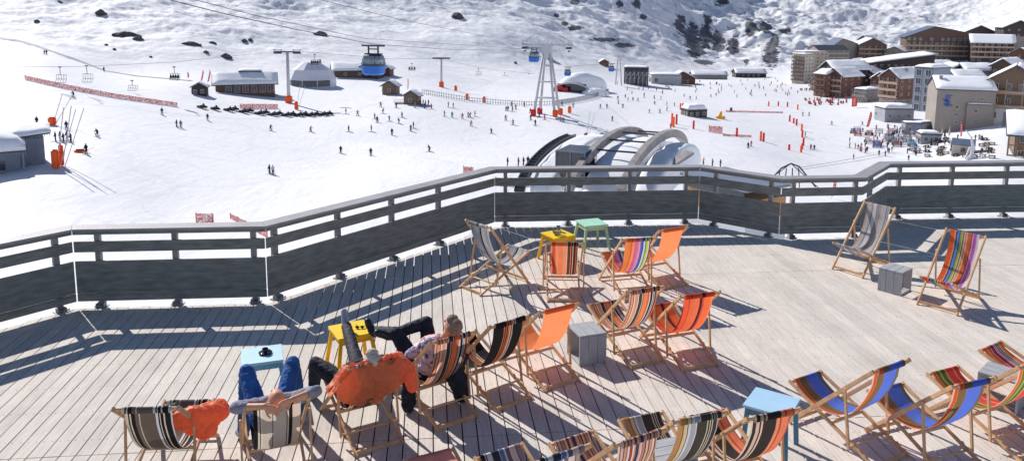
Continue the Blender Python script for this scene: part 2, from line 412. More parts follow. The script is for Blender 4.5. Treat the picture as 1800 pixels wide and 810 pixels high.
rmp.color_ramp.elements[0].color = (.60, .535, .47, 1); rmp.color_ramp.elements[1].color = (.86, .79, .72, 1)
def mixm(a, b_, fac=1.0, mode='MULTIPLY'):
    x = n.new('ShaderNodeMix'); x.data_type = 'RGBA'; x.blend_type = mode
    if isinstance(fac, (int, float)): x.inputs[0].default_value = fac
    else: l.new(fac, x.inputs[0])
    for k, q_ in ((6, a), (7, b_)):
        if isinstance(q_, tuple): x.inputs[k].default_value = q_
        else: l.new(q_, x.inputs[k])
    return x.outputs[2]
def mapr(src, a0, a1, b0, b1):
    x = n.new('ShaderNodeMapRange'); l.new(src, x.inputs[0])
    for k, v_ in enumerate((a0, a1, b0, b1)): x.inputs[k+1].default_value = v_
    return x.outputs[0]
c = mixm(rmp.outputs[0], ca.outputs['Fac'])
c = mixm(c, mapr(g2, .3, .7, .88, 1.06))
# dark knots, splinters and nail heads
kn = mapr(g3, .70, .76, 0, 1)
c = mixm(c, (.17, .13, .11, 1), kn, 'MIX')
sx = n.new('ShaderNodeSeparateXYZ'); l.new(tcn.outputs['Object'], sx.inputs[0])
def m2(op, a, b_=None, clamp=False):
    t = n.new('ShaderNodeMath'); t.operation = op; t.use_clamp = clamp
    for k, x in enumerate((a, b_)):
        if x is None: continue
        if isinstance(x, (int, float)): t.inputs[k].default_value = x
        else: l.new(x, t.inputs[k])
    return t.outputs[0]
BW = .156; GAP = .0135
fx = m2('ABSOLUTE', m2('SUBTRACT', m2('FRACT', m2('DIVIDE', sx.outputs[0], BW)), .5))   # 0 at board centre .5 at the gap
ax = m2('ABSOLUTE', m2('SUBTRACT', fx, .27))
fy = m2('ABSOLUTE', m2('SUBTRACT', m2('FRACT', m2('DIVIDE', sx.outputs[1], .6)), .5))
nd = m2('SQRT', m2('ADD', m2('POWER', m2('MULTIPLY', ax, BW), 2), m2('POWER', m2('MULTIPLY', fy, .6), 2)))
nm = m2('LESS_THAN', nd, .0065)
c = mixm(c, (.06, .05, .05, 1), nm, 'MIX')
l.new(c, b.inputs['Base Color'])
bp = n.new('ShaderNodeBump'); bp.inputs['Strength'].default_value = .35; bp.inputs['Distance'].default_value = .01; l.new(tex2(9, (7, .5, 1), 6), bp.inputs['Height']); l.new(bp.outputs[0], b.inputs['Normal'])
P1j = U(900, 765); P2j = U(1290, 472)
J1 = round(P1j.dot(nV)/.6)*.6; J2 = round(P2j.dot(nV)/.6)*.6
db = MB(); tints = []
B0 = 3.0
a = math.floor(-14/BW)*BW
rr = random.Random(3)
while a < 22:
    x0 = a+GAP/2; x1 = a+BW-GAP/2
    cuts = [B0, J1-.006, J1+.006, J2-.006, J2+.006, None]
    e0, e1 = edge_b(x0)-.03, edge_b(x1)-.03
    off = rr.uniform(-.02, .03)
    for k in range(0, 6, 2):
        y0 = cuts[k]; y1 = cuts[k+1]
        ya, yb_ = (e0+off, e1+off) if y1 is None or min(e0, e1) < y1 else (y1, y1)
        if min(ya, yb_) <= y0+.02: continue
        tn = min(1, max(.78, rr.gauss(.95, .04))); dz = rr.uniform(-.0015, .0015)
        db.hexa([(x0, y0, -.03), (x1, y0, -.03), (x1, yb_, -.03), (x0, ya, -.03), (x0, y0, dz), (x1, y0, dz), (x1, yb_, dz), (x0, ya, dz)])
        tints += [tn]*6
    a += BW
me = db.mesh('deck', dk)
at = me.attributes.new('tint', 'FLOAT', 'FACE'); at.data.foreach_set('value', tints)
deck = link('deck', me); deck.rotation_euler.z = YAW; tag(deck, kind='structure')
# joists and the dark void below the boards
M_joist = mat('joist_timber', (.06, .055, .05), .9, .2)
jb = MB()
bb = 3.3
while bb < 17.2:
    # a range where the deck reaches this b
    lo = -13.8; hi = 21.8
    a_s = [x for x in np.arange(-13.8, 21.8, .1) if edge_b(x) > bb+.15]
    if a_s:
        runs = []; s0 = a_s[0]; pv = a_s[0]
        for x in a_s[1:]:
            if x-pv > .15: runs.append((s0, pv)); s0 = x
            pv = x
        runs.append((s0, pv))
        for r0, r1 in runs:
            if r1-r0 > .2: jb.box(((r0+r1)/2, bb, -.125), (r1-r0, .07, .18))
    bb += .6
jo = jb.build('deck_joists', M_joist); jo.rotation_euler.z = YAW; tag(jo, kind='structure')
poly = [(p[0], p[1]-.35) for p in ab]; poly = [(ab[0][0], 2.8)]+poly+[(ab[-1][0], 2.8)]
hs = MB(); hs.prism([(x, y) for x, y in poly], -16, -.24)
M_render = mat('building_wall', (.30, .27, .24), .9, .15, 2)
hb = hs.build('deck_substructure', M_render); hb.rotation_euler.z = YAW; tag(hb, kind='structure')
# ================================================================== RAILING
M_panel = mat('weathered_dark_board', (.225, .23, .215), .6, .3, 3.5, bump=.5, bscale=30, stretch=(1, 1, 5), spec=.5)
M_cap = mat('weathered_grey_handrail', (.35, .335, .35), .6, .14, 3, bump=.3, bscale=25, spec=.4)
M_post = mat('grey_steel_post', (.26, .25, .255), .5, .25, 8, spec=.5)
FEET = {0: [(102, 544)], 1: [(173, 543), (311, 536.5), (446, 536)], 2: [(492.6, 526), (596, 487), (694, 457), (776.5, 430)],
        3: [(888, 397), (999, 396), (1105, 394), (1202, 391)], 4: [(1256, 396), (1351, 415)], 5: [(1388, 417), (1498, 412)], 6: [(1520, 400)], 7: [(1565, 378), (1662, 379), (1758, 378)]}
lab = {0: 'railing section at the far left edge of the deck, slanting down out of frame', 1: 'level dark railing section at the left, behind the light blue stool',
       2: 'long diagonal dark railing section climbing between the two left corners', 3: 'dark railing section in the middle, behind the green and yellow stools',
       4: 'short dark railing section slanting down right of the middle section', 5: 'short dark railing section left of the grey striped deckchair',
       6: 'narrow kinked railing section just behind the grey striped deckchair', 7: 'dark railing section along the right edge of the deck'}
for i in range(8):
    A, B = VP[i], VP[i+1]; d = (B-A).normalized(); L = (B-A).length; o = Vector((-d.y, d.x, 0))   # o: outwards
    rt_ = empty('railing', A, 0, lab[i], 'railing', 'sections of the dark deck railing')
    rt_.rotation_euler.z = math.atan2(d.y, d.x)
    # local frame: x along, y outwards
    def ang(i_):   # mitre tangent at vertex i_
        if i_ <= 0 or i_ >= 8: return 0
        d0 = (VP[i_]-VP[i_-1]).normalized(); d1 = (VP[i_+1]-VP[i_]).normalized()
        return math.tan((math.atan2(d1.y, d1.x)-math.atan2(d0.y, d0.x))/2)
    tA, tB = ang(i), ang(i+1)
    def slab(y0, y1, z0, z1, gap, mitre=True):
        P = []
        for z in (z0, z1):
            for x, y in ((0, y0), (L, y0), (L, y1), (0, y1)):
                if x == 0: xx = gap+(-tA*-y if False else 0)+(y*-tA*-1 if False else 0)
                else: xx = L-gap
                if mitre: xx += (tA*y*1 if x == 0 else -tB*y)
                P.append((xx, y, z))
        return P
    MB().hexa(slab(-.07, .205, 1.19, 1.222, .0015)).build('handrail', M_cap, rt_, bevel=.004)
    MB().hexa(slab(-.055, -.03, 1.135, 1.1875, .004)).build('handrail_lip', M_panel, rt_)
    MB().hexa(slab(-.012, .018, .855, 1.02, .009)).build('upper_board', M_panel, rt_, bevel=.004)
    MB().hexa(slab(-.012, .018, .222, .72, .009)).build('panel', M_panel, rt_, bevel=.004)
    MB().hexa(slab(-.02, .012, .10, .216, .009)).build('base_board', M_panel, rt_, bevel=.004)
    for fx_, fy_ in FEET[i]:
        t = (U(fx_, fy_)-A).dot(d); t = min(max(t, .12), L-.12)
        if i == 0: ts = [t, t-1.13, t-2.26, t-3.39]
        elif i == 7 and fx_ > 1700: ts = [t]+[t+1.13*k for k in range(1, 8)]
        else: ts = [t]
        for t in ts:
            pm = MB(); pm.box((t, .066, .585), (.075, .09, 1.205), 0); p = pm.build('post', M_post, rt_, bevel=.004)
            bk = MB(); bk.box((t, .05, -.012), (.16, .15, .018)); bk.box((t+.055, .02, .03), (.012, .1, .07)); bk.box((t-.055, .02, .03), (.012, .1, .07))
            bk.tube([(t-.075, -.03, .02), (t+.1, -.03, .02)], .012, 6); bk.build('bracket', M_post, p)
# ================================================================== DECKCHAIRS
M_beech = mat('beech_wood', (224, 180, 136), .55, .16, 9, bump=.15, bscale=60, stretch=(1, 1, 1), spec=.35)
M_beech2 = mat('weathered_beech_wood', (212, 176, 140), .65, .2, 9, bump=.15, bscale=60, spec=.3)
M_screw = mat('steel_screw', (.35, .35, .35), .4, .1, metal=.9)
LA, LB = 1.40, 1.23
def chair_geo(h):
    al = math.asin(h/LA); zp = .434*math.sin(al); be = math.asin(zp/.845)
    Py = .845*math.cos(be); Fy = Py+.434*math.cos(al)
    A = lambda t: (Fy-t*math.cos(al), t*math.sin(al))
    B = lambda t: (t*math.cos(be), t*math.sin(be))
    return dict(al=al, be=be, P=(Py, zp), Fy=Fy, T=A(LA-.035), S=B(LB-.03), A=A, B=B, pa=A(.997), pb=B(.32))
def deckchair(origin, rz, h, fab, label, group='striped canvas deckchairs', sag=.25, wood=None, load=0.0):
    g = chair_geo(h); W_ = wood or M_beech
    t = empty('deckchair', origin, rz, label, 'deckchair', group)
    pt = lambda x, yz, dz=0: (x, yz[0], yz[1]+dz)
    def rail(x, a, b, name, ww=.026, hh=.042):
        mb = MB(); mb.beam(pt(x, a), pt(x, b), ww, hh); return mb
    A, B = g['A'], g['B']
    for sx_ in (-1, 1):
        mb = rail(sx_*.285, A(.0), A(LA), 'x'); mb.tube([pt(sx_*.27, g['P']), pt(sx_*.303, g['P'])], .011, 8); mb.build('back_rail', W_, t, bevel=.006)
        mb = rail(sx_*.250, B(.0), B(LB), 'x', .026, .038)
        for k in range(4):   # notches that hold the prop
            c_ = B(.16+.075*k); c2 = B(.19+.075*k)
            mb.add([pt(sx_*.25-.013, B(.13+.075*k), .018), pt(sx_*.25+.013, B(.13+.075*k), .018), pt(sx_*.25+.013, B(.165+.075*k), .042), pt(sx_*.25-.013, B(.165+.075*k), .042),
                    pt(sx_*.25-.013, B(.18+.075*k), .015), pt(sx_*.25+.013, B(.18+.075*k), .015)], [(0, 1, 2, 3), (3, 2, 5, 4), (0, 3, 4), (1, 5, 2), (0, 4, 5, 1)])
        mb.build('seat_rail', W_, t, bevel=.005)
        mb = rail(sx_*.318, g['pa'], (g['pb'][0], g['pb'][1]-.03), 'x', .02, .034); mb.build('prop_leg', W_, t, bevel=.005)
    def bar(yz, half, r, name, dz=0):
        MB().tube([pt(-half, yz, dz), pt(half, yz, dz)], r, 10).build(name, W_, t, smooth=True)
    mb = MB(); mb.beam(pt(-.30, g['T']), pt(.30, g['T']), .024, .034); mb.build('top_bar', W_, t, bevel=.006)
    mb = MB(); mb.beam(pt(-.265, g['S']), pt(.265, g['S']), .024, .034); mb.build('seat_bar', W_, t, bevel=.006)
    mb = MB(); mb.beam(pt(-.24, B(.05)), pt(.24, B(.05)), .024, .05); mb.build('rear_bar', W_, t, bevel=.006)
    mb = MB(); mb.beam(pt(-.272, A(.06)), pt(.272, A(.06)), .022, .04); mb.build('front_bar', W_, t, bevel=.006)
    bar((g['pb'][0], g['pb'][1]), .32, .011, 'prop_bar')
    mb = MB(); mb.beam(pt(-.24, B(.62)), pt(.24, B(.62)), .02, .034); mb.build('cross_bar', W_, t, bevel=.004)
    # canvas sling: wraps both bars
    T, S = Vector((0, *g['T'])), Vector((0, *g['S']))
    al = g['al']; P = []
    wrap = []
    for k in range(7):   # around the top bar
        an = al+math.pi/2-math.pi*.9+math.pi*k/6*1.0
        wrap.append(T+Vector((0, math.cos(an)*-.022, math.sin(an)*.024+.0)))
    C1 = T+Vector((0, .26, -.42))-Vector((0, 0, sag*.8)); C2 = T.lerp(S, .66)-Vector((0, 0, sag*1.1+.085))
    if sag > 0: C1 = T+Vector((0, .14, -.39-sag)); C2 = Vector((0, T.y+.50, .10)) if not load else Vector((0, T.y+.52, .06))
    n_ = 22; line = []
    for k in range(n_+1):
        t_ = k/n_; line.append(T*(1-t_)**3+C1*3*t_*(1-t_)**2+C2*3*t_**2*(1-t_)+S*t_**3)
    top = [T+Vector((0, -.022, -.03)), T+Vector((0, -.026, 0)), T+Vector((0, -.018, .022)), T+Vector((0, .004, .028)), T+Vector((0, .022, .016))]
    bot = [S+Vector((0, -.02, .012)), S+Vector((0, -.004, .026)), S+Vector((0, .018, .02)), S+Vector((0, .024, -.002)), S+Vector((0, .012, -.024))]
    path = top+line[2:-1]+bot
    NX = 14; hw = .215
    mb = MB(); vs = []; N = len(path)
    for j, p in enumerate(path):
        tt = j/(N-1); pin = hw-.012*math.sin(math.pi*tt)
        for i in range(NX+1):
            s_ = i/NX*2-1
            dp = .014*math.sin(math.pi*tt)*(1-s_*s_)*(1+load*2)+.003*math.sin(7*tt+5*s_+rz*9)*math.sin(math.pi*tt)
            vs.append((s_*pin, p.y+.0, p.z-dp))
    fs = []; uvs = []
    for j in range(N-1):
        for i in range(NX):
            a_ = j*(NX+1)+i; fs.append((a_, a_+1, a_+NX+2, a_+NX+1))
            uvs.append([(i/NX, j/N), ((i+1)/NX, j/N), ((i+1)/NX, (j+1)/N), (i/NX, (j+1)/N)])
    mb.add(vs, fs, uvs=uvs)
    me = mb.mesh('canvas', fab, smooth=True); link('canvas', me, t)
    return t
def place(kind, L_, R_, h, fab, label, **kw):
    """L_, R_: left and right end (seen from behind the chair) of one bar in the photo"""
    g = chair_geo(h)
    y, z = {'rear': (.02, 0), 'prop': (g['pb'][0], g['pb'][1]), 'top': g['T'], 'seat': g['S'], 'front': (g['Fy'], 0), 'pa': g['pa']}[kind]
    a = U(*L_, z); b = U(*R_, z); c_ = (a+b)/2; e = (b-a); wd = e.length; e.normalize()
    fwd = Vector((-e.y, e.x, 0)); o = c_-fwd*y; o.z = 0
    rz = math.atan2(e.y, e.x)
    if 'rot' in kw: rz = R(kw.pop('rot')); fwd = Vector((-math.sin(rz), math.cos(rz), 0)); o = c_-fwd*y; o.z = 0
    return deckchair(o, rz, h, fab, label, **kw)
OR = (248, 132, 76); OR2 = (240, 100, 52); CO = (246, 148, 112); BK = (24, 20, 22); BR = (86, 52, 36); CR = (232, 214, 190); WH = (226, 226, 230); GY = (140, 140, 150); TN = (196, 142, 88); NV = (44, 54, 84)
F_orange = stripe_mat('plain_orange_canvas', [(1, (252, 140, 84))], .55)
F_salmon = stripe_mat('plain_salmon_canvas', [(1, (255, 176, 160))], .5)
F_grey = stripe_mat('grey_white_black_canvas', [(3, (150, 150, 155)), (4, (170, 170, 176)), (.4, WH), (2, (150, 152, 160)), (1.4, BK), (.5, WH), (3.5, (222, 220, 214)), (.4, GY), (1.4, (205, 196, 176)), (.4, GY), (2, WH)], .3)
F_rust = stripe_mat('orange_brown_canvas', [(.6, CO), (1.1, (214, 74, 36)), (.6, OR2), (1.2, CO), (2.2, OR), (1.7, CO), (.3, (255, 190, 160)), (1.4, BR), (.3, OR), (.7, (96, 30, 30)), (.25, CR), (1.2, (60, 30, 34)), (.25, OR2), (.6, BR), (.2, CR)])
F_rain = stripe_mat('rainbow_canvas', [(1, OR), (1.4, (238, 128, 56)), (.8, (232, 90, 60)), (1, (240, 150, 90)), (.8, (222, 90, 130)), (1, (206, 110, 160)), (.8, (238, 150, 160)), (.9, (90, 96, 190)), (.5, (40, 44, 120)), (.7, (220, 220, 240)), (.6, (90, 150, 80)), (.8, (196, 208, 70)), (.4, WH), (.6, (120, 60, 80))])
F_orbk = stripe_mat('orange_black_white_canvas', [(.7, (205, 170, 140)), (.3, BK), (1.0, CO), (.3, BR), (.6, CR), (1.4, (222, 150, 110)), (.4, WH), (.3, BK), (1.2, (70, 54, 46)), (.3, CR), (.3, BK), (2.2, OR), (.3, BR), (.5, CO), (.3, WH), (1.0, BK), (.3, WH), (.4, BK), (.25, WH), (.8, BR), (.4, OR)])
F_black = stripe_mat('black_orange_pinstripe_canvas', [(3.6, BK), (.25, OR), (.3, BK), (.5, (176, 84, 52)), (.3, BK), (.6, (190, 96, 66)), (.3, CR), (.5, (150, 66, 44)), (.25, CR), (3.4, BK)], .2)
F_red = stripe_mat('red_orange_canvas', [(2, (236, 84, 48)), (.3, (180, 50, 40)), (1.2, (238, 96, 52)), (.6, (210, 110, 70)), (1.6, (240, 104, 62)), (.9, (70, 24, 36)), (.6, (210, 70, 50)), (2.4, (244, 104, 54)), (.5, (240, 140, 90))], .5)
F_brown = stripe_mat('brown_black_cream_canvas', [(.6, CR), (.3, BK), (.3, CR), (.8, BK), (.8, (110, 90, 76)), (.2, CR), (3.2, (104, 88, 76)), (.5, WH), (.3, BK), (.2, CR), (.6, BK), (.3, CR), (1.2, BK), (.3, WH)], .15)
F_beige = stripe_mat('pale_beige_canvas', [(1.0, BK), (.5, (226, 214, 200)), (.25, BK), (.5, CR), (2.6, (214, 200, 184)), (.2, BK), (3.6, (218, 206, 192)), (.25, BK), (.4, CR), (1.0, BK), (2.2, (232, 208, 186))], .35)
F_multi = stripe_mat('thin_purple_brown_canvas', [(.5, (226, 208, 198)), (.3, (120, 60, 60)), (.7, (222, 176, 140)), (.3, (90, 60, 110)), (.5, (206, 150, 110)), (.4, (150, 110, 90)), (.5, (230, 214, 204)), (.2, BR), (.6, (170, 60, 50)), (.4, CR), (.4, (200, 140, 110)), (.3, NV), (.3, (70, 50, 100)), (.3, NV), (.5, (226, 170, 140)), (.2, WH), (.4, (190, 90, 90)), (.5, (196, 136, 100)), (.3, (60, 40, 60)), (.6, (226, 190, 160)), (.3, (120, 40, 50)), (.5, (214, 150, 110)), (.3, (170, 110, 150)), (.5, CR), (.3, BR), (.4, (206, 150, 120))], .35)
F_multi2 = stripe_mat('grey_blue_white_canvas', [(1.2, BK), (.3, WH), (.3, BK), (1.4, WH), (.2, GY), (2, (44, 52, 64)), (.2, WH), (1.2, (96, 120, 170)), (.5, WH), (1.2, (120, 90, 110)), (.3, WH), (1.5, (222, 206, 196)), (.3, (120, 60, 80)), (1.2, (160, 140, 140))], .3)
F_tan = stripe_mat('tan_grey_charcoal_canvas', [(1.6, TN), (.3, (90, 70, 50)), (.7, (232, 196, 130)), (.3, CR), (.3, (60, 50, 50)), (.7, WH), (1.5, (176, 174, 180)), (.3, WH), (3.0, (64, 58, 50)), (.3, CR), (.5, (60, 54, 48)), (.25, CR), (.4, (56, 50, 44)), (.25, CR), (1.2, (62, 54, 48)), (.3, (200, 200, 210))], .3)
F_dark = stripe_mat('orange_charcoal_cream_canvas', [(.5, CR), (.8, (56, 42, 38)), (.8, (220, 190, 170)), (.4, (90, 30, 30)), (.4, CR), (.3, (90, 30, 30)), (2.6, (48, 42, 38)), (.3, (60, 40, 30)), (.8, CO), (.4, (206, 70, 30)), (1.6, (245, 130, 90)), (.3, (210, 80, 40))], .35)
F_blue = stripe_mat('blue_brown_orange_canvas', [(.5, (238, 200, 180)), (.7, (236, 86, 40)), (.3, (200, 60, 30)), (.3, (240, 140, 70)), (2.5, (128, 98, 62)), (.3, (150, 110, 80)), (4.5, (88, 118, 226)), (1.2, (110, 100, 90))], .42)
F_green = stripe_mat('green_red_blue_canvas', [(.5, (240, 210, 190)), (.8, (236, 86, 44)), (.4, (230, 150, 80)), (1.2, (110, 120, 50)), (.6, (190, 190, 90)), (1.6, (90, 110, 60)), (.5, (226, 190, 110)), (2.6, (230, 72, 60)), (.6, (244, 140, 120)), (1.6, (214, 60, 50))], .42)
F_viv = stripe_mat('vivid_multicolour_canvas', [(.5, (222, 90, 50)), (2.2, (242, 96, 40)), (.8, (240, 160, 120)), (.7, NV), (1.2, (96, 140, 220)), (.5, (40, 50, 110)), (1.0, (150, 170, 70)), (.5, (220, 214, 150)), (.8, (150, 110, 60)), (.5, CR), (.8, (190, 140, 90)), (.5, (230, 200, 170)), (2.0, (238, 92, 44)), (.8, (110, 90, 110)), (.6, (236, 170, 150)), (1.6, (186, 90, 190)), (.6, (220, 170, 220)), (1.0, (240, 220, 220))], .3)
F_pale = stripe_mat('pale_grey_pinstripe_canvas', [(1.6, (184, 170, 164)), (.2, WH), (1.2, (176, 164, 158)), (.3, NV), (.4, (200, 200, 205)), (1.8, (206, 206, 214)), (.2, NV), (2.2, (160, 146, 142)), (.2, WH), (.5, (160, 146, 142)), (.2, WH), (.5, (160, 146, 142)), (.2, WH), (1.0, (190, 180, 176)), (.2, NV), (1.4, (160, 160, 176)), (.2, WH)], .25)
F_sun = stripe_mat('orange_purple_green_canvas', [(.3, (226, 90, 40)), (1.6, (240, 120, 60)), (.3, CR), (1.2, (226, 80, 46)), (.3, CR), (1.6, (150, 40, 90)), (.3, CR), (.6, (226, 120, 150)), (.3, WH), (.6, NV), (.3, WH), (.6, (60, 100, 70)), (.3, WH), (1.2, (226, 130, 60)), (.5, (206, 90, 50))], .4)
ch = {}
ch['A1'] = place('rear', (806, 505), (847, 521), 1.10, F_grey, 'grey, white and black deckchair turned sideways, left of the bowl on its yellow stool')
ch['A2'] = place('top', (958, 428), (1027, 429), .93, F_rust, 'deckchair with rust orange and brown stripes, in front of the yellow stool with the bowl')
ch['A3'] = place('prop', (1082, 508), (1143, 503), .98, F_rain, 'deckchair with pink, blue and lime rainbow stripes, right of the green stool')
ch['A4'] = place('prop', (1141, 490), (1195, 480), .98, F_orange, 'plain orange deckchair behind the rainbow striped one, closest to the middle railing')
ch['B5'] = place('rear', (1102, 650), (1173, 635), .99, F_orbk, 'deckchair with orange, black and white stripes, right of the tall grey box')
ch['B6'] = place('prop', (1172, 623), (1250, 611), .96, F_red, 'red orange deckchair with one dark stripe, right end of the middle row')
ch['C1'] = place('top', (199, 720), (316, 717), .90, F_brown, 'brown, black and cream deckchair with an orange jacket heaped on it, leftmost on the deck', wood=M_beech2)
ch['C2'] = place('pa', (424, 737), (542, 716), .93, F_beige, 'pale beige deckchair with black pinstripes, holding the man in blue jeans', load=.6)
ch['C3'] = place('rear', (622, 803), (712, 777), .93, F_brown, 'deckchair holding the person under the orange jacket', load=.6)
ch['C4'] = place('rear', (768, 758), (842, 733), .98, F_orbk, 'orange, brown and white striped deckchair holding the man in the floral shirt', load=.6)
ch['C5'] = place('rear', (870, 726), (940, 699), .99, F_black, 'black deckchair with thin orange pinstripes, right of the man in the floral shirt')
ch['C6'] = place('rear', (952, 690), (1025, 668), .97, F_orange, 'plain orange deckchair left of the tall grey box')
ch['D0'] = place('seat', (709, 812), (799, 789), .60, F_salmon, 'plain salmon deckchair, only its seat edge showing at the bottom edge', sag=-.03)
ch['D1'] = place('seat', (833, 808), (922, 780), .95, F_multi2, 'white, slate and blue striped deckchair cut by the bottom edge, right of the salmon one')
ch['D2'] = place('top', (1070, 787), (1179, 751), .97, F_multi, 'deckchair with many thin purple, tan and cream stripes at the bottom edge')
ch['D3'] = place('top', (1176, 744), (1285, 722), .97, F_tan, 'tan, grey and charcoal striped deckchair, left of the dark orange one by the blue stool')
ch['D4'] = place('top', (1309, 738), (1408, 718), .97, F_dark, 'charcoal, cream and orange striped deckchair in front of the blue stool')
ch['D5'] = place('top', (1527, 657), (1600, 632), 1.0, F_blue, 'blue, brown and orange deckchair right of the blue stool')
ch['D6'] = place('top', (1668, 682), (1750, 664), .98, F_blue, 'blue, brown and orange deckchair lying second right of the blue stool')
ch['D7'] = place('top', (1779, 650), (1862, 628), .98, F_green, 'green and red striped deckchair at the right edge, in front of the pale grey crate')
ch['D8'] = place('seat', (1720, 619), (1764, 600), .95, F_sun, 'orange, purple and green striped deckchair behind the crate at the right edge')
ch['E1'] = place('front', (1518, 490), (1460, 472), 1.11, F_pale, 'pale grey pinstriped deckchair facing the camera beside the right railing')
ch['E2'] = place('front', (1683, 553), (1610, 537), 1.05, F_viv, 'vivid orange, blue and purple striped deckchair facing the camera, right of the open crate', rot=131)
ch['Z'] = place('rear', (-175, 700), (-85, 690), 1.0, F_pale, 'deckchair just outside the left edge of the photo, seen mostly by its shadow')
# ================================================================== STOOLS, BOXES, CUPS
def stool(c, rz, m_, label, s=.46, h=.485, topm=None, splay=.05):
    t = empty('stool', c, rz, label, 'stool', 'painted wooden stools'); hs_ = s/2
    MB().box((0, 0, h-.0125), (s, s, .028)).build('stool_top', topm or m_, t, bevel=.006)
    k = hs_-.045
    for a_ in (-1, 1):
        for b_ in (-1, 1):
            mb = MB(); mb.beam((a_*(hs_-.028+splay), b_*(hs_-.028+splay), 0), (a_*k, b_*k, h-.03), .044, .044, (0, 1, 0)); mb.build('leg', m_, t, bevel=.004)
    for a_ in (-1, 1):
        mb = MB(); mb.box((a_*(k+.004), 0, h-.065), (.022, 2*k-.03, .075)); mb.build('apron', m_, t)
        mb = MB(); mb.box((0, a_*(k+.004), h-.065), (2*k-.03, .022, .075)); mb.build('apron', m_, t)
    return t
M_yel = mat('yellow_paint', (250, 208, 20), .45, .06, 5, bump=.08); M_yel2 = mat('worn_yellow_paint', (244, 190, 30), .5, .08, 6, bump=.1)
M_grn = mat('mint_green_paint', (176, 226, 200), .5, .06, 5); M_grn2 = mat('lime_green_paint', (190, 214, 158), .5, .08, 5)
M_lbl = mat('pale_blue_paint', (186, 222, 240), .5, .05, 5); M_lbl2 = mat('mid_blue_paint', (112, 178, 204), .5, .08, 5)
M_blu = mat('sky_blue_top_paint', (176, 212, 236), .5, .05, 5); M_blu2 = mat('teal_blue_paint', (86, 140, 168), .5, .1, 6)
def quad(ps, z=.485):
    w_ = [U(*p, z) for p in ps]; c_ = sum(w_, Vector())/4; d_ = w_[1]-w_[0]; c_.z = 0
    return c_, math.atan2(d_.y, d_.x)
c_, rz = quad([(947, 409), (973, 420.5), (1013.6, 412.6), (989, 402)]); S1 = stool(c_, rz, M_yel2, 'yellow stool with a glass bowl on it, behind the rust striped deckchair', .46, topm=M_yel); S1c = c_.copy()
c_, rz = quad([(1008.6, 386), (1029.6, 399.5), (1070, 396), (1052, 381)]); stool(c_, rz, M_grn2, 'mint and lime green stool beside the middle railing', .48, topm=M_grn)
c_, rz = quad([(423, 613), (423, 642.5), (499, 634), (497.6, 601)]); S3 = stool(c_, rz, M_lbl2, 'pale blue stool with a coffee cup, in front of the man in jeans', .46, topm=M_lbl); S3c = c_.copy()
c_, rz = quad([(577, 575), (594, 597), (660, 585), (639, 557.6)]); S4 = stool(c_, rz, M_yel2, 'yellow stool used as a footrest by two people', .47, topm=M_yel); S4c = c_.copy()
c_, rz = quad([(1304, 710), (1375, 730), (1411, 705), (1339, 679)], .5); stool(c_, rz, M_blu2, 'sky blue stool with teal legs behind the charcoal and orange deckchair', .47, .50, topm=M_blu, splay=.01)
M_crate = mat('silver_grey_boards', (.42, .425, .44), .6, .12, 5, bump=.25, bscale=22, stretch=(1, 6, 1))
M_gapd = mat('dark_gap', (.03, .03, .03), .9)
def crate(c, rz, label, sx_=.40, sy=.42, h=.39, open_x=False):
    """board crate: four sides as a tube, open towards local +-y (or x)"""
    t = empty('crate', c, rz, label, 'crate', 'grey board crates used as side tables')
    k = 3; th = .022
    def boards(name, c0, size, ax, nrm):
        mb = MB(); wdt = size[ax]/k
        for i in range(k):
            cc = list(c0); cc[ax] += -size[ax]/2+wdt*(i+.5); dd = list(size); dd[ax] = wdt-.005
            mb.box(cc, dd)
        mb.build(name, M_crate, t, bevel=.002)
    boards('top', (0, 0, h-th/2), (sx_, sy, th), 1, 2)
    boards('base', (0, 0, th/2+.003), (sx_-2*th-.004, sy, th), 1, 2)
    boards('side', (-(sx_-th)/2, 0, (h-th)/2-.001), (th, sy, h-th-.004), 1, 0)
    boards('side', ((sx_-th)/2, 0, (h-th)/2-.001), (th, sy, h-th-.004), 1, 0)
    return t
# crate between the two facing chairs: closed side to the camera's left front, open to the right
a_, b2 = U(1542, 509.5), U(1583, 520.5); e = (b2-a_).normalized(); nn = Vector((-e.y, e.x, 0))
crate((a_+b2)/2+nn*.2, math.atan2(e.y, e.x)+math.pi/2, 'open grey crate between the two deckchairs facing the camera', .40, .37, .38)
a_, b2 = U(1017, 644), U(1067, 636); e = (b2-a_).normalized(); nn = Vector((-e.y, e.x, 0))
crate((a_+b2)/2+nn*.2, math.atan2(e.y, e.x)+math.pi/2, 'grey crate between the plain orange deckchair and the orange and black striped one', .40, .38, .40)
q_ = [U(*p, .38) for p in ((1719.6, 654), (1740, 633.5))]; e = (q_[1]-q_[0]).normalized(); nn = Vector((e.y, -e.x, 0)); cc = (q_[0]+q_[1])/2+nn*.2; cc.z = 0
crate(cc, math.atan2(e.y, e.x)-math.pi/2, 'grey crate at the right edge, behind the green and red deckchair', .42, .40, .38)
q_ = U(1185, 790, .38); crate((q_.x-.05, q_.y-.0, 0), R(20), 'pale grey crate half hidden under the purple striped deckchair at the bottom edge', .40, .38, .38)
M_glass = mat('smoky_glass', (.42, .36, .36), .08, .05, spec=.9); M_black = mat('black_glaze', (.012, .012, .014), .15, .1, spec=.6); M_white = mat('white_ceramic', (.75, .75, .76), .3, .03)
gm = bpy.data.materials.new('clear_glass'); gm.use_nodes = True; gb = gm.node_tree.nodes['Principled BSDF']; gb.inputs['Transmission Weight'].default_value = .85; gb.inputs['Roughness'].default_value = .05; gb.inputs['Base Color'].default_value = (.75, .7, .72, 1)
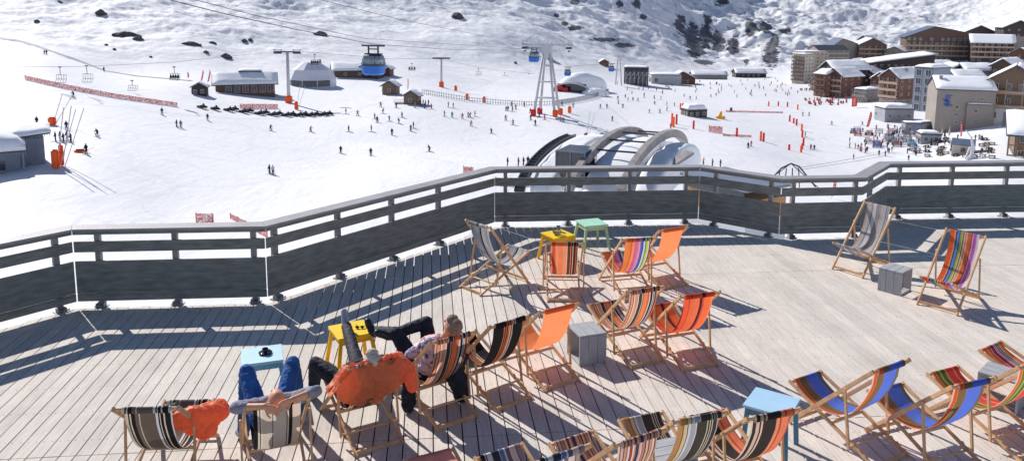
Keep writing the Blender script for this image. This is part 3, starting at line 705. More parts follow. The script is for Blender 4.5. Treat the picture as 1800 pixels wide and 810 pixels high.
def lathe(prof, n=24):
    mb = MB(); P = []; fs = []
    for r_, z_ in prof:
        for k in range(n): P.append((r_*math.cos(2*math.pi*k/n), r_*math.sin(2*math.pi*k/n), z_))
    for j in range(len(prof)-1):
        for k in range(n): fs.append((j*n+k, j*n+(k+1) % n, (j+1)*n+(k+1) % n, (j+1)*n+k))
    fs.append(tuple(range(n-1, -1, -1))); fs.append(tuple((len(prof)-1)*n+k for k in range(n)))
    return mb.add(P, fs)
ctop = U(971, 404, .56); o = lathe([(.045, 0), (.075, .03), (.085, .08), (.080, .08), (.07, .03), (.03, .012)]).build('bowl', gm, smooth=True); o.location = (S1c.x-.02, S1c.y-.06, .487)
tag(o, 'round glass bowl on the yellow stool', 'bowl')
o = lathe([(.032, 0), (.038, .10), (.034, .10), (.03, .01)]).build('drinking_glass', gm, smooth=True); o.location = (S1c.x+.02, S1c.y+.16, .487); tag(o, 'small drinking glass behind the bowl on the yellow stool', 'glass')
sx0, sy0 = S3c.x+.03, S3c.y+.02
sa = empty('coffee_cup', (sx0, sy0, .4865), 0, 'black coffee cup on a black saucer on the pale blue stool', 'cup')
lathe([(.03, 0), (.075, .012), (.078, .016), (.03, .006)]).build('saucer', M_black, sa, smooth=True)
lathe([(.018, .008), (.033, .03), (.036, .062), (.032, .062), (.026, .03), (.01, .02)]).build('cup', M_black, sa, smooth=True)
MB().tube([(.033, 0, .05), (.055, 0, .048), (.057, 0, .03), (.033, 0, .025)], .005, 6).build('handle', M_black, sa, smooth=True)
MB().tube([(-.06, -.02, .017), (.0, -.055, .019)], .003, 6).build('spoon', M_screw, sa)
# ================================================================== PEOPLE ON THE DECK
def CL(t):   # chair frame -> world
    M = Matrix.Translation(t.location) @ Matrix.Rotation(t.rotation_euler.z, 4, 'Z')
    return lambda x, y, z: M @ Vector((x, y, z))
M_skin = mat('skin', (222, 160, 128), .55, .08, 12, spec=.35); M_skin2 = mat('fair_skin', (232, 178, 152), .55, .07, 12, spec=.35)
def crumple(me, amp, sc, seed=0.0, ridge=True, aniso=(1, 1, 1)):
    me.update(); co = [v.co.copy() for v in me.vertices]; no = [v.normal.copy() for v in me.vertices]
    for v, c_, n_ in zip(me.vertices, co, no):
        q = Vector((c_.x*aniso[0], c_.y*aniso[1], c_.z*aniso[2]))*sc+Vector((seed, seed*.7, 0))
        d_ = noise.noise(q)+.5*noise.noise(q*2.1+Vector((7, 1, 3)))
        if ridge: d_ = 1-abs(d_)*2.2
        v.co = c_+n_*d_*amp
    me.update(); return me
def unit(a, b): return (Vector(b)-Vector(a)).normalized()
def head_parts(C, upv, face, s=1.0):
    """head: C centre, upv crown direction, face direction"""
    upv = upv.normalized(); face = (face-upv*face.dot(upv)).normalized(); side = face.cross(upv)
    Rm = Matrix((side, face, upv)).transposed()
    e = lambda x, y, z: C+(side*x+face*y+upv*z)*s
    ells = [(e(0, -.01, .03), (.076*s, .095*s, .088*s), Rm), (e(0, .025, -.035), (.062*s, .07*s, .075*s), Rm), (e(0, .078, -.075), (.025*s, .02*s, .022*s), Rm),
            (e(.078, -.01, -.01), (.012*s, .022*s, .034*s), Rm), (e(-.078, -.01, -.01), (.012*s, .022*s, .034*s), Rm),
            (e(0, .088, .028), (.045*s, .012*s, .012*s), Rm), (e(0, .092, -.052), (.024*s, .01*s, .009*s), Rm)]
    caps = [(e(0, .085, .015), .010*s, e(0, .112, -.022), .014*s)]
    eyes = [e(.031, .084, .006), e(-.031, .084, .006)]
    return caps, ells, eyes, e, Rm
def hand_caps(wr, palm_dir, normal, curl=.5, mir=1, s=1.0):
    d = palm_dir.normalized(); nn_ = (normal-d*normal.dot(d)).normalized(); sd = d.cross(nn_)*mir
    caps = []
    for k, (off, ln) in enumerate(((-.030, .066), (-.010, .076), (.011, .072), (.030, .056))):
        k0 = wr+d*.035*s+sd*off*.6*s; k1 = wr+d*.092*s+sd*off*s
        caps.append((k0, .015*s, k1, .0115*s))
        d1 = (d*math.cos(curl*.6)-nn_*math.sin(curl*.6)); d2 = (d*math.cos(curl*1.6)-nn_*math.sin(curl*1.6))
        p1 = k1+d1*ln*.5*s; p2 = p1+d2*ln*.5*s
        caps += [(k1, .0095*s, p1, .0088*s), (p1, .0086*s, p2, .0075*s)]
    t0 = wr+d*.03*s-sd*.028*s; t1 = t0+(d*.6-sd*.7-nn_*.25).normalized()*.042*s; t2 = t1+(d*.9-sd*.25-nn_*.3).normalized()*.036*s
    caps += [(t0, .014*s, t1, .011*s), (t1, .0105*s, t2, .009*s)]
    return caps
def sitter(name, label, J, mats, hair, hairm, skin, head_up, face, arms, group='people lounging on the deck', shirtm=None, trm=None, shoem=None, bare=(), vox=.0085):
    """J: joints in world coordinates"""
    root_loc = J['hip']*1; 
    t = empty('person', root_loc, 0, label, 'person', group)
    def off(x): return x-root_loc
    j = {k: off(v) for k, v in J.items()}
    caps, ells, eyes, e, Rm = head_parts(j['head'], head_up, face)
    nk = j['neck']; sh = [j['shl'], j['shr']]
    caps += [(nk, .056, j['head']-head_up.normalized()*.04, .05)]
    caps += [(j['hip'], .125, j['chest'], .125), (j['chest'], .12, nk, .06), (j['shl'], .06, j['shr'], .06)]
    for s_ in 'lr':
        caps += [(j['sh'+s_], .052, j['el'+s_], .04), (j['el'+s_], .039, j['wr'+s_], .027)]
        pd, nr, cu = arms[s_]
        caps += hand_caps(j['wr'+s_], pd, nr, cu, 1 if s_ == 'l' else -1)
        caps += [(j['hp'+s_], .085, j['kn'+s_], .058), (j['kn'+s_], .056, j['an'+s_], .038), (j['an'+s_], .04, j['to'+s_], .028)]
    me = blob('person_body', caps, vox, skin, ells=ells, smooth_it=2)
    link('body', me, t)
    for ey in eyes:
        MB().ell(ey, (.011, .011, .011), 8).build('eye', M_black, t, smooth=True)
    # clothes follow the body
    if shirtm:
        sc_ = [(j['hip'], .142, j['chest'], .145), (j['chest'], .138, nk-(nk-j['chest'])*.2, .07), (j['shl'], .074, j['shr'], .074)]
        for s_ in 'lr':
            fr = arms[s_+'s'] if s_+'s' in arms else 1.0
            if fr > 0: sc_ += [(j['sh'+s_], .07, j['sh'+s_].lerp(j['el'+s_], min(1, fr)), .054)]
            if fr > 1: sc_ += [(j['el'+s_], .053, j['el'+s_].lerp(j['wr'+s_], fr-1), .040)]
        me = blob('shirt', sc_, vox, shirtm, smooth_it=3); crumple(me, .007, 11, 3); link('shirt', me, t)
    if trm:
        tc_ = [(j['hip'], .15, j['hip'].lerp(j['chest'], .25), .142)]
        for s_ in 'lr':
            tc_ += [(j['hp'+s_], .108, j['kn'+s_], .078), (j['kn'+s_], .076, j['an'+s_].lerp(j['kn'+s_], .08), .062)]
        me = blob('trousers', tc_, vox, trm, smooth_it=3); crumple(me, .006, 9, 1, aniso=(1, 1, 1.6)); link('trousers', me, t)
    for s_ in 'lr':
        if s_ in bare: continue
        a, b_ = j['an'+s_], j['to'+s_]
        me = blob('shoe', [(a, .056, b_, .040), (a-(b_-a)*.28, .045, a, .05), (a.lerp(b_, .6), .05, b_, .043)], vox, shoem, smooth_it=2); link('shoe', me, t)
    if hair:
        he = [(e(*c0), tuple(r_), Rm) for c0, r_ in hair]
        me = blob('hair', [], .008, hairm, ells=he, smooth_it=1); crumple(me, .004, 40, 2, False); link('hair', me, t)
    return t
def sit(t, feet):
    """default reclining joints in chair frame"""
    L_ = CL(t)
    J = dict(hip=L_(0, .78, .36), chest=L_(0, .50, .60), neck=L_(0, .30, .83), head=L_(0, .185, .965),
             shl=L_(-.17, .37, .775), shr=L_(.17, .37, .775), hpl=L_(-.09, .80, .38), hpr=L_(.09, .80, .38))
    return L_, J
def seg(a, b): return (a-b).length
def ik(hip, ank, L1, L2, pole):
    """knee position between hip and ankle"""
    d = ank-hip; D_ = min(d.length, (L1+L2)*.999); u = d.normalized()
    a = (L1*L1-L2*L2+D_*D_)/(2*D_); h2 = max(0, L1*L1-a*a)
    p = (pole-u*pole.dot(u)).normalized()
    return hip+u*a+p*math.sqrt(h2)
UPV = Vector((0, 0, 1))
M_jeans = mat('blue_denim', (58, 104, 168), .8, .35, 9, bump=1.0, bscale=14, spec=.2)
M_grey = mat('grey_knit', (150, 146, 158), .9, .12, 14, bump=.4, bscale=90, spec=.1)
M_dark = mat('black_ski_fabric', (.026, .028, .040), .75, .3, 10, spec=.25); M_shoeg = mat('grey_sneaker', (140, 142, 150), .7, .25, 14); M_shoeb = mat('black_boot', (.018, .018, .02), .35, .3, spec=.6)
M_hairw = mat('white_hair', (205, 190, 175), .8, .2, 30, spec=.2); M_hairg = mat('grey_brown_hair', (150, 122, 104), .8, .3, 30, spec=.2)
# --- man in jeans, hands behind his head
L_, J = sit(ch['C2'], None)
J['anl'] = U(417, 727, .09); J['anr'] = L_(.36, 1.32, .09)
J['hpl'] = L_(-.10, .90, .36); J['hpr'] = L_(.10, .90, .36); J['hip'] = L_(0, .86, .36)
J['knl'] = U(433, 653, .70); J['knr'] = U(514, 638, .72); J['anr'] = J['knr']-UPV*.62+(L_(.08, -.03, 0)-L_(0, 0, 0)); J['anl'] = J['knl']-UPV*.60+(L_(-.06, -.16, 0)-L_(0, 0, 0))
J['head'] = L_(0, .17, .90); J['neck'] = L_(0, .31, .80)
fw2 = L_(0, 1, 0)-L_(0, 0, 0); rt2 = L_(1, 0, 0)-L_(0, 0, 0)
J['tol'] = J['anl']+fw2*.15-UPV*.045-rt2*.04; J['tor'] = J['anr']+fw2*.15-UPV*.045
J['ell'] = L_(-.36, .16, .90); J['elr'] = L_(.36, .16, .93)
J['wrl'] = L_(-.12, .0, .945); J['wrr'] = L_(.12, .0, .965)
sitter('p1', 'man in blue jeans lying back with both hands clasped behind his bald head', J, None,
       [((0, -.05, -.005), (.074, .066, .07))], M_hairg, M_skin, (UPV*.75-fw2*.66), (UPV*.62+fw2*.75),
       {'l': (rt2-fw2*.35-UPV*.45, fw2*1.0-UPV*.1, .5), 'r': (-rt2-fw2*.3-UPV*.25, fw2, .5), 'ls': 1.35, 'rs': 1.35}, shirtm=M_grey, trm=M_jeans, shoem=M_shoeg)
# --- white-haired person under the orange jacket, one leg on the yellow stool
L_, J = sit(ch['C3'], None); fw2 = L_(0, 1, 0)-L_(0, 0, 0); rt2 = L_(1, 0, 0)-L_(0, 0, 0)
J['anr'] = U(608, 570, .56); J['anl'] = U(552, 692, .09)
J['knr'] = ik(J['hpr'], J['anr'], .48, .47, UPV); J['knl'] = ik(J['hpl'], J['anl'], .47, .46, UPV-rt2*.2)
J['tor'] = J['anr']+UPV*.15+fw2*.06; J['tol'] = J['anl']+fw2*.14-UPV*.04
J['ell'] = L_(-.30, .45, .62); J['elr'] = L_(.30, .42, .64); J['wrl'] = L_(-.10, .62, .60); J['wrr'] = L_(.10, .62, .62)
J['head'] = L_(-.01, .20, .90)
M_sock = mat('grey_sock', (170, 172, 190), .9, .1, 20)
p2 = sitter('p2', 'white-haired person in black trousers under an orange jacket, one foot on the yellow stool', J, None,
       [((0, -.035, .045), (.088, .086, .082)), ((0, .03, .09), (.07, .05, .035))], M_hairw, M_skin2, (UPV*.8-fw2*.6), (UPV*.55+fw2*.8),
       {'l': (rt2+fw2*.3, UPV, .3), 'r': (-rt2+fw2*.3, UPV, .3), 'ls': 1.8, 'rs': 1.8}, shirtm=M_dark, trm=M_dark, shoem=M_shoeb, bare=('r',))
a, b_ = J['anr']-J['hip'], J['tor']-J['hip']
me = blob('sock', [(a-(b_-a)*.1, .052, b_, .040), (a, .05, a.lerp(J['knr']-J['hip'], .22), .052)], .008, M_sock, smooth_it=2); link('sock', me, p2)
# --- man in the floral shirt, ankle crossed
M_floral = bpy.data.materials.new('floral_shirt_print'); M_floral.use_nodes = True
n = M_floral.node_tree.nodes; l = M_floral.node_tree.links; b = n['Principled BSDF']; b.inputs['Roughness'].default_value = .85
vo = n.new('ShaderNodeTexVoronoi'); vo.inputs['Scale'].default_value = 22; tcx = n.new('ShaderNodeTexCoord'); l.new(tcx.outputs['Object'], vo.inputs['Vector'])
cr = n.new('ShaderNodeValToRGB'); cr.color_ramp.interpolation = 'CONSTANT'; l.new(vo.outputs['Color'], cr.inputs[0])
els = cr.color_ramp.elements; els[0].color = (*lin((222, 205, 226)), 1); els[1].position = .42; els[1].color = (*lin((196, 150, 184)), 1)
for p_, c_ in ((.58, (90, 110, 120)), (.68, (226, 214, 232)), (.82, (150, 140, 190))): e_ = els.new(p_); e_.color = (*lin(c_), 1)
l.new(cr.outputs[0], b.inputs['Base Color'])
L_, J = sit(ch['C4'], None); fw2 = L_(0, 1, 0)-L_(0, 0, 0); rt2 = L_(1, 0, 0)-L_(0, 0, 0)
J['anr'] = U(683, 590, .62); J['anl'] = U(655, 582, .56)
J['knr'] = ik(J['hpr'], J['anr'], .48, .47, UPV*.7+rt2*1.0); J['knl'] = ik(J['hpl'], J['anl'], .48, .47, UPV)
J['tor'] = J['anr']+UPV*.06-rt2*.13+fw2*.03; J['tol'] = J['anl']+UPV*.12+fw2*.05-rt2*.04
J['head'] = L_(.0, .15, 1.08); J['neck'] = L_(0, .27, .92)
for k, v in dict(shl=(-.18, .34, .85), shr=(.18, .34, .85), chest=(0, .48, .66)).items(): J[k] = L_(*v)
J['ell'] = L_(-.30, .58, .66); J['elr'] = L_(.30, .56, .66); J['wrl'] = L_(-.07, .66, .76); J['wrr'] = L_(.08, .60, .79)
sitter('p3', 'grey-haired man in a floral shirt and black trousers with crossed legs on the footrest', J, None,
       [((0, -.045, .035), (.086, .088, .09)), ((0, .02, .085), (.072, .06, .038))], M_hairg, M_skin, (UPV*.9-fw2*.45), (UPV*.3+fw2*.9-rt2*.15),
       {'l': (rt2*.9+fw2*.1+UPV*.1, UPV, .4), 'r': (-rt2*.9+fw2*.2, UPV, .4), 'ls': 1.1, 'rs': 1.1}, shirtm=M_floral, trm=M_dark, shoem=M_shoeb)
# --- orange jacket spread over the second sitter and the back of the chair
M_puff = mat('orange_down_fabric', (255, 146, 102), .45, .10, 12, bump=1.0, bscale=16, trans=.5, spec=.35)
def drape(t, path, widths, seed, amp=.03, nx=56, skew=0.0):
    """cloth: path = list of (y,z) in the chair frame, widths half-width pairs"""
    L_ = CL(t); vs = []; fs = []
    P = []
    for k in range(len(path)-1):
        for q in range(8): P.append((k+q/8))
    P.append(len(path)-1)
    for pk in P:
        k = min(int(pk), len(path)-2); f_ = pk-k
        y = path[k][0]*(1-f_)+path[k+1][0]*f_; z = path[k][1]*(1-f_)+path[k+1][1]*f_
        wl = widths[k][0]*(1-f_)+widths[k+1][0]*f_; wr = widths[k][1]*(1-f_)+widths[k+1][1]*f_
        for i in range(nx+1):
            s_ = i/nx; x = wl+(wr-wl)*s_; c_ = abs(s_*2-1)
            q = Vector((x*7, pk*1.1, seed)); nz_ = 1-abs(noise.noise(q)*2.4)+.5*noise.noise(q*2.3)
            drop = .0 if abs(x) < .26 else (abs(x)-.26)*1.1
            vs.append(L_(x, y+amp*nz_*.4+math.sin(x*11+seed)*.01, z+amp*nz_-drop))
    W_ = nx+1
    for j in range(len(P)-1):
        for i in range(nx): fs.append((j*W_+i, j*W_+i+1, (j+1)*W_+i+1, (j+1)*W_+i))
    me = MB().add(vs, fs).mesh('tmp', M_puff, True)
    o = bpy.data.objects.new('t', me); COL.objects.link(o)
    sb = o.modifiers.new('b', 'SUBSURF'); sb.levels = 1
    dg = bpy.context.evaluated_depsgraph_get(); dg.update(); r = bpy.data.meshes.new_from_object(o.evaluated_get(dg)); bpy.data.objects.remove(o)
    r.polygons.foreach_set('use_smooth', [True]*len(r.polygons)); return r
gC3 = chair_geo(.93); ty, tz = gC3['T']
r = drape(ch['C3'], [(.58, .66), (.44, .76), (.30, .82), (.17, .84), (ty+.02, tz+.03), (ty-.05, tz+.0), (ty-.05, tz-.14), (ty+.0, tz-.28), (ty+.10, tz-.43), (ty+.20, tz-.54)],
          [(-.34, .20), (-.42, .26), (-.46, .31), (-.47, .34), (-.46, .34), (-.44, .34), (-.40, .33), (-.34, .30), (-.28, .25), (-.18, .12)], 3.3, amp=.032)
crumple(r, .009, 12, 4)
jk = empty('jacket', ch['C3'].location, 0, 'orange padded jacket spread over the white-haired person and the chair back', 'jacket', None)
o = link('jacket_body', r, jk); o.location = -ch['C3'].location
L3 = CL(ch['C3'])
me = blob('sleeve', [(L3(.28, .20, .84), .075, L3(.36, .12, .74), .07), (L3(.36, .12, .74), .07, L3(.39, .06, .56), .055)], .012, M_puff, smooth_it=2); crumple(me, .014, 12, 5)
o = link('sleeve', me, jk); o.location = -ch['C3'].location
# --- dark coat hanging from the far side of the floral man's chair
L4 = CL(ch['C4'])
me = blob('coat', [(L4(.20, .34, .60), .04, L4(.24, .42, .36), .08), (L4(.24, .42, .36), .09, L4(.27, .40, .10), .08), (L4(.10, .42, .44), .04, L4(.26, .30, .60), .035), (L4(.14, .46, .42), .06, L4(.26, .50, .16), .06)], .014, M_dark, smooth_it=3); crumple(me, .02, 7, 9)
tag(link('coat', me), 'black coat hanging down from the right rail of the floral-shirted man\'s chair', 'coat')
me = blob('coat', [(L4(-.32, .60, .46), .05, L4(-.32, .56, .08), .075), (L4(-.30, .66, .46), .04, L4(-.34, .52, .46), .04)], .014, M_dark, smooth_it=3); crumple(me, .02, 7, 4)
tag(link('coat', me), 'black coat hanging beside the left rail of the floral-shirted man\'s chair', 'coat')
# --- heap of clothes on the leftmost chair
L1 = CL(ch['C1'])
pts = [L1(.02, .42, .62), L1(.16, .40, .60), L1(.30, .42, .62), L1(.40, .55, .56), L1(.45, .68, .54), L1(.34, .70, .46), L1(.22, .62, .42), L1(.38, .48, .46)]
me = blob('jacket', [(pts[0], .06, pts[1], .08), (pts[1], .09, pts[2], .09), (pts[2], .09, pts[3], .11), (pts[3], .11, pts[4], .10), (pts[3], .10, pts[5], .12), (pts[5], .11, pts[6], .10), (pts[3], .08, pts[7], .10), (pts[2], .08, pts[7], .09)], .011, M_puff, smooth_it=2)
crumple(me, .014, 8, 2.2, aniso=(1, 1, .5)); crumple(me, .006, 20, 5)
tag(link('jacket', me), 'orange padded jacket heaped on the leftmost brown striped deckchair', 'jacket')
me = blob('bag', [(L1(-.10, .45, .58), .09, L1(.06, .52, .60), .10)], .012, M_dark, smooth_it=2); crumple(me, .012, 14, 3)
tag(link('bag', me), 'dark quilted bag lying beside the heaped orange jacket', 'bag')
# --- sunglasses on the yellow footrest
me = MB(); gx = S4c+Vector((.10, .02, .49))
me.ell(gx+Vector((-.03, 0, .015)), (.025, .012, .018), 10); me.ell(gx+Vector((.03, .01, .015)), (.025, .012, .018), 10); me.tube([gx+Vector((-.055, 0, .02)), gx+Vector((-.06, .11, .005))], .004, 5); me.tube([gx+Vector((.055, 0.01, .02)), gx+Vector((.06, .12, .005))], .004, 5); me.tube([gx+Vector((-.01, 0, .02)), gx+Vector((.01, .005, .02))], .004, 5)
tag(me.build('sunglasses', M_black, smooth=True), 'black sunglasses on the yellow footrest stool', 'sunglasses')
# ================================================================== BUILDINGS
def wood(name, rgb): return mat(name, rgb, .75, .22, 1.2, bump=.3, bscale=6, stretch=(1, 1, 7))
W_brown = wood('brown_timber_cladding', (.125, .08, .062)); W_red = wood('red_brown_cladding', (.17, .08, .06)); W_dark = wood('dark_timber_cladding', (.06, .045, .042))
W_gold = wood('golden_timber_cladding', (.20, .135, .09)); W_beige = mat('beige_render', (.275, .24, .215), .85, .08, .4); W_grey = mat('grey_render', (.30, .31, .34), .85, .1, .4); W_cream = mat('cream_render', (.56, .49, .42), .85, .1, .5)
W_blue = mat('blue_grey_panels', (.20, .235, .30), .6, .12, .6); W_stone = mat('grey_stone_wall', (.28, .26, .25), .9, .3, 1.5); W_white = mat('white_render', (.66, .66, .68), .8, .05, .6)
M_rooft = mat('dark_roof_sheet', (.06, .065, .085), .6, .2, .7); M_roofb = mat('slate_blue_roof', (.12, .16, .23), .5, .15, .6); M_frame = mat('pale_window_frame', (.55, .53, .5), .6, .08); M_trim = mat('pale_balcony_timber', (.50, .36, .27), .7, .15, 2)
M_win = mat('window_glass', (.03, .04, .055), .12, .3, 3, spec=.8); M_steel = mat('white_painted_steel', (.52, .52, .55), .5, .06, 2); M_dsteel = mat('dark_steel', (.05, .055, .065), .45, .2, 3); M_orange = mat('orange_safety_pad', (250, 98, 38), .6, .1, 3); M_redc = mat('red_cloth', (226, 62, 62), .7, .15, 3, trans=.3)
WINC = {}
def winmesh(w_, h_):
    k = (round(w_, 2), round(h_, 2))
    if k not in WINC:
        mb = MB(); mb.box((0, -.03, h_/2), (w_-.16, .06, h_-.16), 1)
        for s_ in (-1, 1): mb.box((s_*(w_/2-.05), -.06, h_/2), (.1, .12, h_), 0); mb.box((0, -.06, h_/2+s_*(h_/2-.05)), (w_-.2, .12, .1), 0)
        mb.box((0, -.062, h_/2), (.06, .1, h_-.2), 0); WINC[k] = mb.mesh('window', [M_frame, M_win])
    return WINC[k]
def winat(t, x, y, z, rz, w_, h_):
    o = link('window', winmesh(w_, h_), t, (x, y, z)); o.rotation_euler.z = rz; return o
def snowslab(pts, th, parent, name='snow', seed=0, inset=.0):
    """lumpy snow blanket over a quad (4 pts ccw, top of the roof)"""
    a, b, c, d = [Vector(p) for p in pts]; N = 10; mb = MB(); vs = []; 
    for j in range(N+1):
        for i in range(N+1):
            u, v = i/N, j/N; p = a.lerp(b, u).lerp(d.lerp(c, u), v)
            e_ = min(u, 1-u, v, 1-v)*N
            hgt_ = th*(1-math.exp(-(e_+.25)*1.3))*(1+.3*noise.noise(p*.35+Vector((seed, 0, 0))))
            vs.append(p+Vector((0, 0, hgt_)))
    fs = []; W_ = N+1
    for j in range(N):
        for i in range(N): fs.append((j*W_+i, j*W_+i+1, (j+1)*W_+i+1, (j+1)*W_+i))
    M0 = len(vs); rim = [i for i in range(N+1)]+[j*W_+N for j in range(1, N+1)]+[N*W_+i for i in range(N-1, -1, -1)]+[j*W_ for j in range(N-1, 0, -1)]
    for r_ in rim:
        u, v = (r_ % W_)/N, (r_//W_)/N; vs.append(a.lerp(b, u).lerp(d.lerp(c, u), v)+Vector((0, 0, .02)))
    K = len(rim)
    for k in range(K): fs.append((rim[k], M0+k, M0+(k+1) % K, rim[(k+1) % K]))
    fs.append(tuple(M0+k for k in range(K-1, -1, -1)))
    return mb.add(vs, fs).build(name, M_roofsnow, parent, smooth=True)
def house(name, label, cat, P, rot, w_, d_, h_, roof='gy', rh=2.5, ov=.6, wall=W_brown, roofm=M_rooft, floors=3, cols=4, side=3, balc=None, snow=.6, chim=(), group=None, win=(1.1, 1.3), base=None, baseh=0, seed=0, sides=(-1,), front=True, ridge=0.0):
    """front wall centred on P facing local -y"""
    global AK
    t = empty(name, P, R(rot), label, cat, group); t.scale = (AK,)*3; AK = 1.0
    x0, x1 = -w_/2, w_/2
    mb = MB(); zb = -6
    if roof == 'gy':
        rx = ridge*w_/2
        prof = [(x0, zb), (x1, zb), (x1, h_), (rx, h_+rh), (x0, h_)]
        mb.add([(x, 0, z) for x, z in prof]+[(x, d_, z) for x, z in prof], [(0, 1, 2, 3, 4), (9, 8, 7, 6, 5)]+[(i, (i+5), (i+1) % 5+5, (i+1) % 5) for i in range(5)])
    elif roof == 'gx':
        prof = [(0, zb), (d_, zb), (d_, h_), (d_/2, h_+rh), (0, h_)]
        mb.add([(x0, y, z) for y, z in prof]+[(x1, y, z) for y, z in prof], [(0, 1, 2, 3, 4), (9, 8, 7, 6, 5)]+[(i, (i+5), (i+1) % 5+5, (i+1) % 5) for i in range(5)])
    elif roof == 'shed':   # rises to +x
        mb.hexa([(x0, 0, zb), (x1, 0, zb), (x1, d_, zb), (x0, d_, zb), (x0, 0, h_), (x1, 0, h_+rh), (x1, d_, h_+rh), (x0, d_, h_)])
    else: mb.box((0, d_/2, (h_+zb)/2), (w_, d_, h_-zb))
    mb.build('wall', wall, t)
    if base:
        mb = MB(); mb.box((0, d_/2, (baseh-5.9)/2), (w_+.12, d_+.12, baseh+5.9)); mb.build('plinth', base, t)
    th = .28; slopes = []
    if roof == 'gy':
        rx = ridge*w_/2; kl = rh/(rx-x0); kr = rh/(x1-rx)
        slopes = [((x0-ov, h_-kl*ov), (rx, h_+rh)), ((rx, h_+rh), (x1+ov, h_-kr*ov))]
        mb = MB()
        for (xa, za), (xb, zb_) in slopes:
            mb.hexa([(xa, -ov, za+.03), (xb, -ov, zb_+.03), (xb, d_+ov, zb_+.03), (xa, d_+ov, za+.03), (xa, -ov, za+th), (xb, -ov, zb_+th), (xb, d_+ov, zb_+th), (xa, d_+ov, za+th)])
        rf = mb.build('roof', roofm, t)
        if snow:
            for i, ((xa, za), (xb, zb_)) in enumerate(slopes):
                snowslab([(xa+.15, -ov+.15, za+th), (xb, -ov+.15, zb_+th), (xb, d_+ov-.15, zb_+th), (xa+.15, d_+ov-.15, za+th)], snow, rf, seed=seed+i)
    elif roof == 'gx':
        k = rh/(d_/2); slopes = [((-ov, h_-k*ov), (d_/2, h_+rh)), ((d_/2, h_+rh), (d_+ov, h_-k*ov))]
        mb = MB()
        for (ya, za), (yb, zb_) in slopes:
            mb.hexa([(x0-ov, ya, za+.03), (x1+ov, ya, za+.03), (x1+ov, yb, zb_+.03), (x0-ov, yb, zb_+.03), (x0-ov, ya, za+th), (x1+ov, ya, za+th), (x1+ov, yb, zb_+th), (x0-ov, yb, zb_+th)])
        rf = mb.build('roof', roofm, t)
        if snow:
            for i, ((ya, za), (yb, zb_)) in enumerate(slopes):
                snowslab([(x0-ov+.15, ya+.1, za+th), (x1+ov-.15, ya+.1, za+th), (x1+ov-.15, yb, zb_+th), (x0-ov+.15, yb, zb_+th)], snow, rf, seed=seed+i)
    elif roof == 'shed':
        k = rh/w_; za, zb_ = h_-k*ov, h_+rh+k*ov; mb = MB()
        mb.hexa([(x0-ov, -ov, za+.03), (x1+ov, -ov, zb_+.03), (x1+ov, d_+ov, zb_+.03), (x0-ov, d_+ov, za+.03), (x0-ov, -ov, za+th), (x1+ov, -ov, zb_+th), (x1+ov, d_+ov, zb_+th), (x0-ov, d_+ov, za+th)])
        rf = mb.build('roof', roofm, t)
        if snow: snowslab([(x0-ov+.1, -ov+.1, za+th), (x1+ov-.1, -ov+.1, zb_+th), (x1+ov-.1, d_+ov-.1, zb_+th), (x0-ov+.1, d_+ov-.1, za+th)], snow, rf, seed=seed)
    else:
        rf = MB().box((0, d_/2, h_+.15), (w_+.3, d_+.3, .28)).build('roof', roofm, t)
        if snow: snowslab([(x0+.1, .1, h_+.29), (x1-.1, .1, h_+.29), (x1-.1, d_-.1, h_+.29), (x0+.1, d_-.1, h_+.29)], snow, rf, seed=seed)
    for cx, cy, ch_ in chim:
        MB().box((cx, cy, h_+ch_/2), (.9, .9, ch_+1)).box((cx, cy, h_+ch_+.1+.5), (1.1, 1.1, .2)).build('chimney', W_stone, rf)
    fh = h_/max(1, floors); rr = random.Random(seed*7+3)
    ww, wh = win
    for f_ in range(floors):
        z = f_*fh+(fh-wh)*.45
        if front:
            for c_ in range(cols):
                if rr.random() < .1: continue
                winat(t, x0+(c_+.5)*w_/cols+rr.uniform(-.1, .1), -.0, z, 0, ww, wh)
        for sd in sides:
            for c_ in range(side):
                if rr.random() < .15: continue
                winat(t, sd*w_/2, (c_+.5)*d_/side, z, math.pi/2 if sd > 0 else -math.pi/2, ww, wh)
        if balc and f_ >= balc.get('from', 1) and f_ < balc.get('to', 99):
            bx0, bx1 = balc.get('x', (x0, x1)); mm = balc.get('m', M_trim); zz = f_*fh-.05
            mb = MB(); mb.box(((bx0+bx1)/2, -.65, zz), (bx1-bx0, 1.3, .18)); mb.box(((bx0+bx1)/2, -1.28, zz+.95), (bx1-bx0, .1, .14)); mb.box(((bx0+bx1)/2, -1.28, zz+.5), (bx1-bx0, .06, .55))
            nb = max(2, int((bx1-bx0)/3.5))
            for q in range(nb+1): mb.box((bx0+.1+(bx1-bx0-.2)*q/nb, -1.2, zz+fh/2), (.16, .16, fh))
            mb.build('balcony', mm, t)
            if balc.get('side'):
                mb = MB(); mb.box((x0-.6, d_/2, zz), (1.2, d_, .18)); mb.box((x0-1.15, d_/2, zz+.6), (.08, d_, .8)); mb.build('balcony', mm, t)
    return t
VG = 'buildings of the snowy resort village'
AK = 1.0
def at_(px, py, D):
    """stands on the terrain; AK rescales what was sized for distance D"""
    global AK
    g_ = G(px, py)
    if abs(math.log(g_.y/D)) > .35: AK = 1.0; return PD(px, py, D)
    AK = g_.y/D; return g_
house('apartment_building', 'tall narrow beige and brown apartment tower at the left end of the village', 'building', at_(1402, 148, 560), -62, 11, 9, 21, 'flat', wall=W_cream, floors=8, cols=5, side=3, snow=.6, group=VG, seed=1, sides=(1,), balc={'m': W_brown, 'from': 1})
house('apartment_building', 'cream stepped apartment block just right of the narrow tower', 'building', at_(1432, 140, 580), 15, 20, 14, 20, 'flat', wall=W_cream, floors=7, cols=6, side=2, snow=.6, group=VG, seed=2, balc={'m': W_cream, 'from': 1})
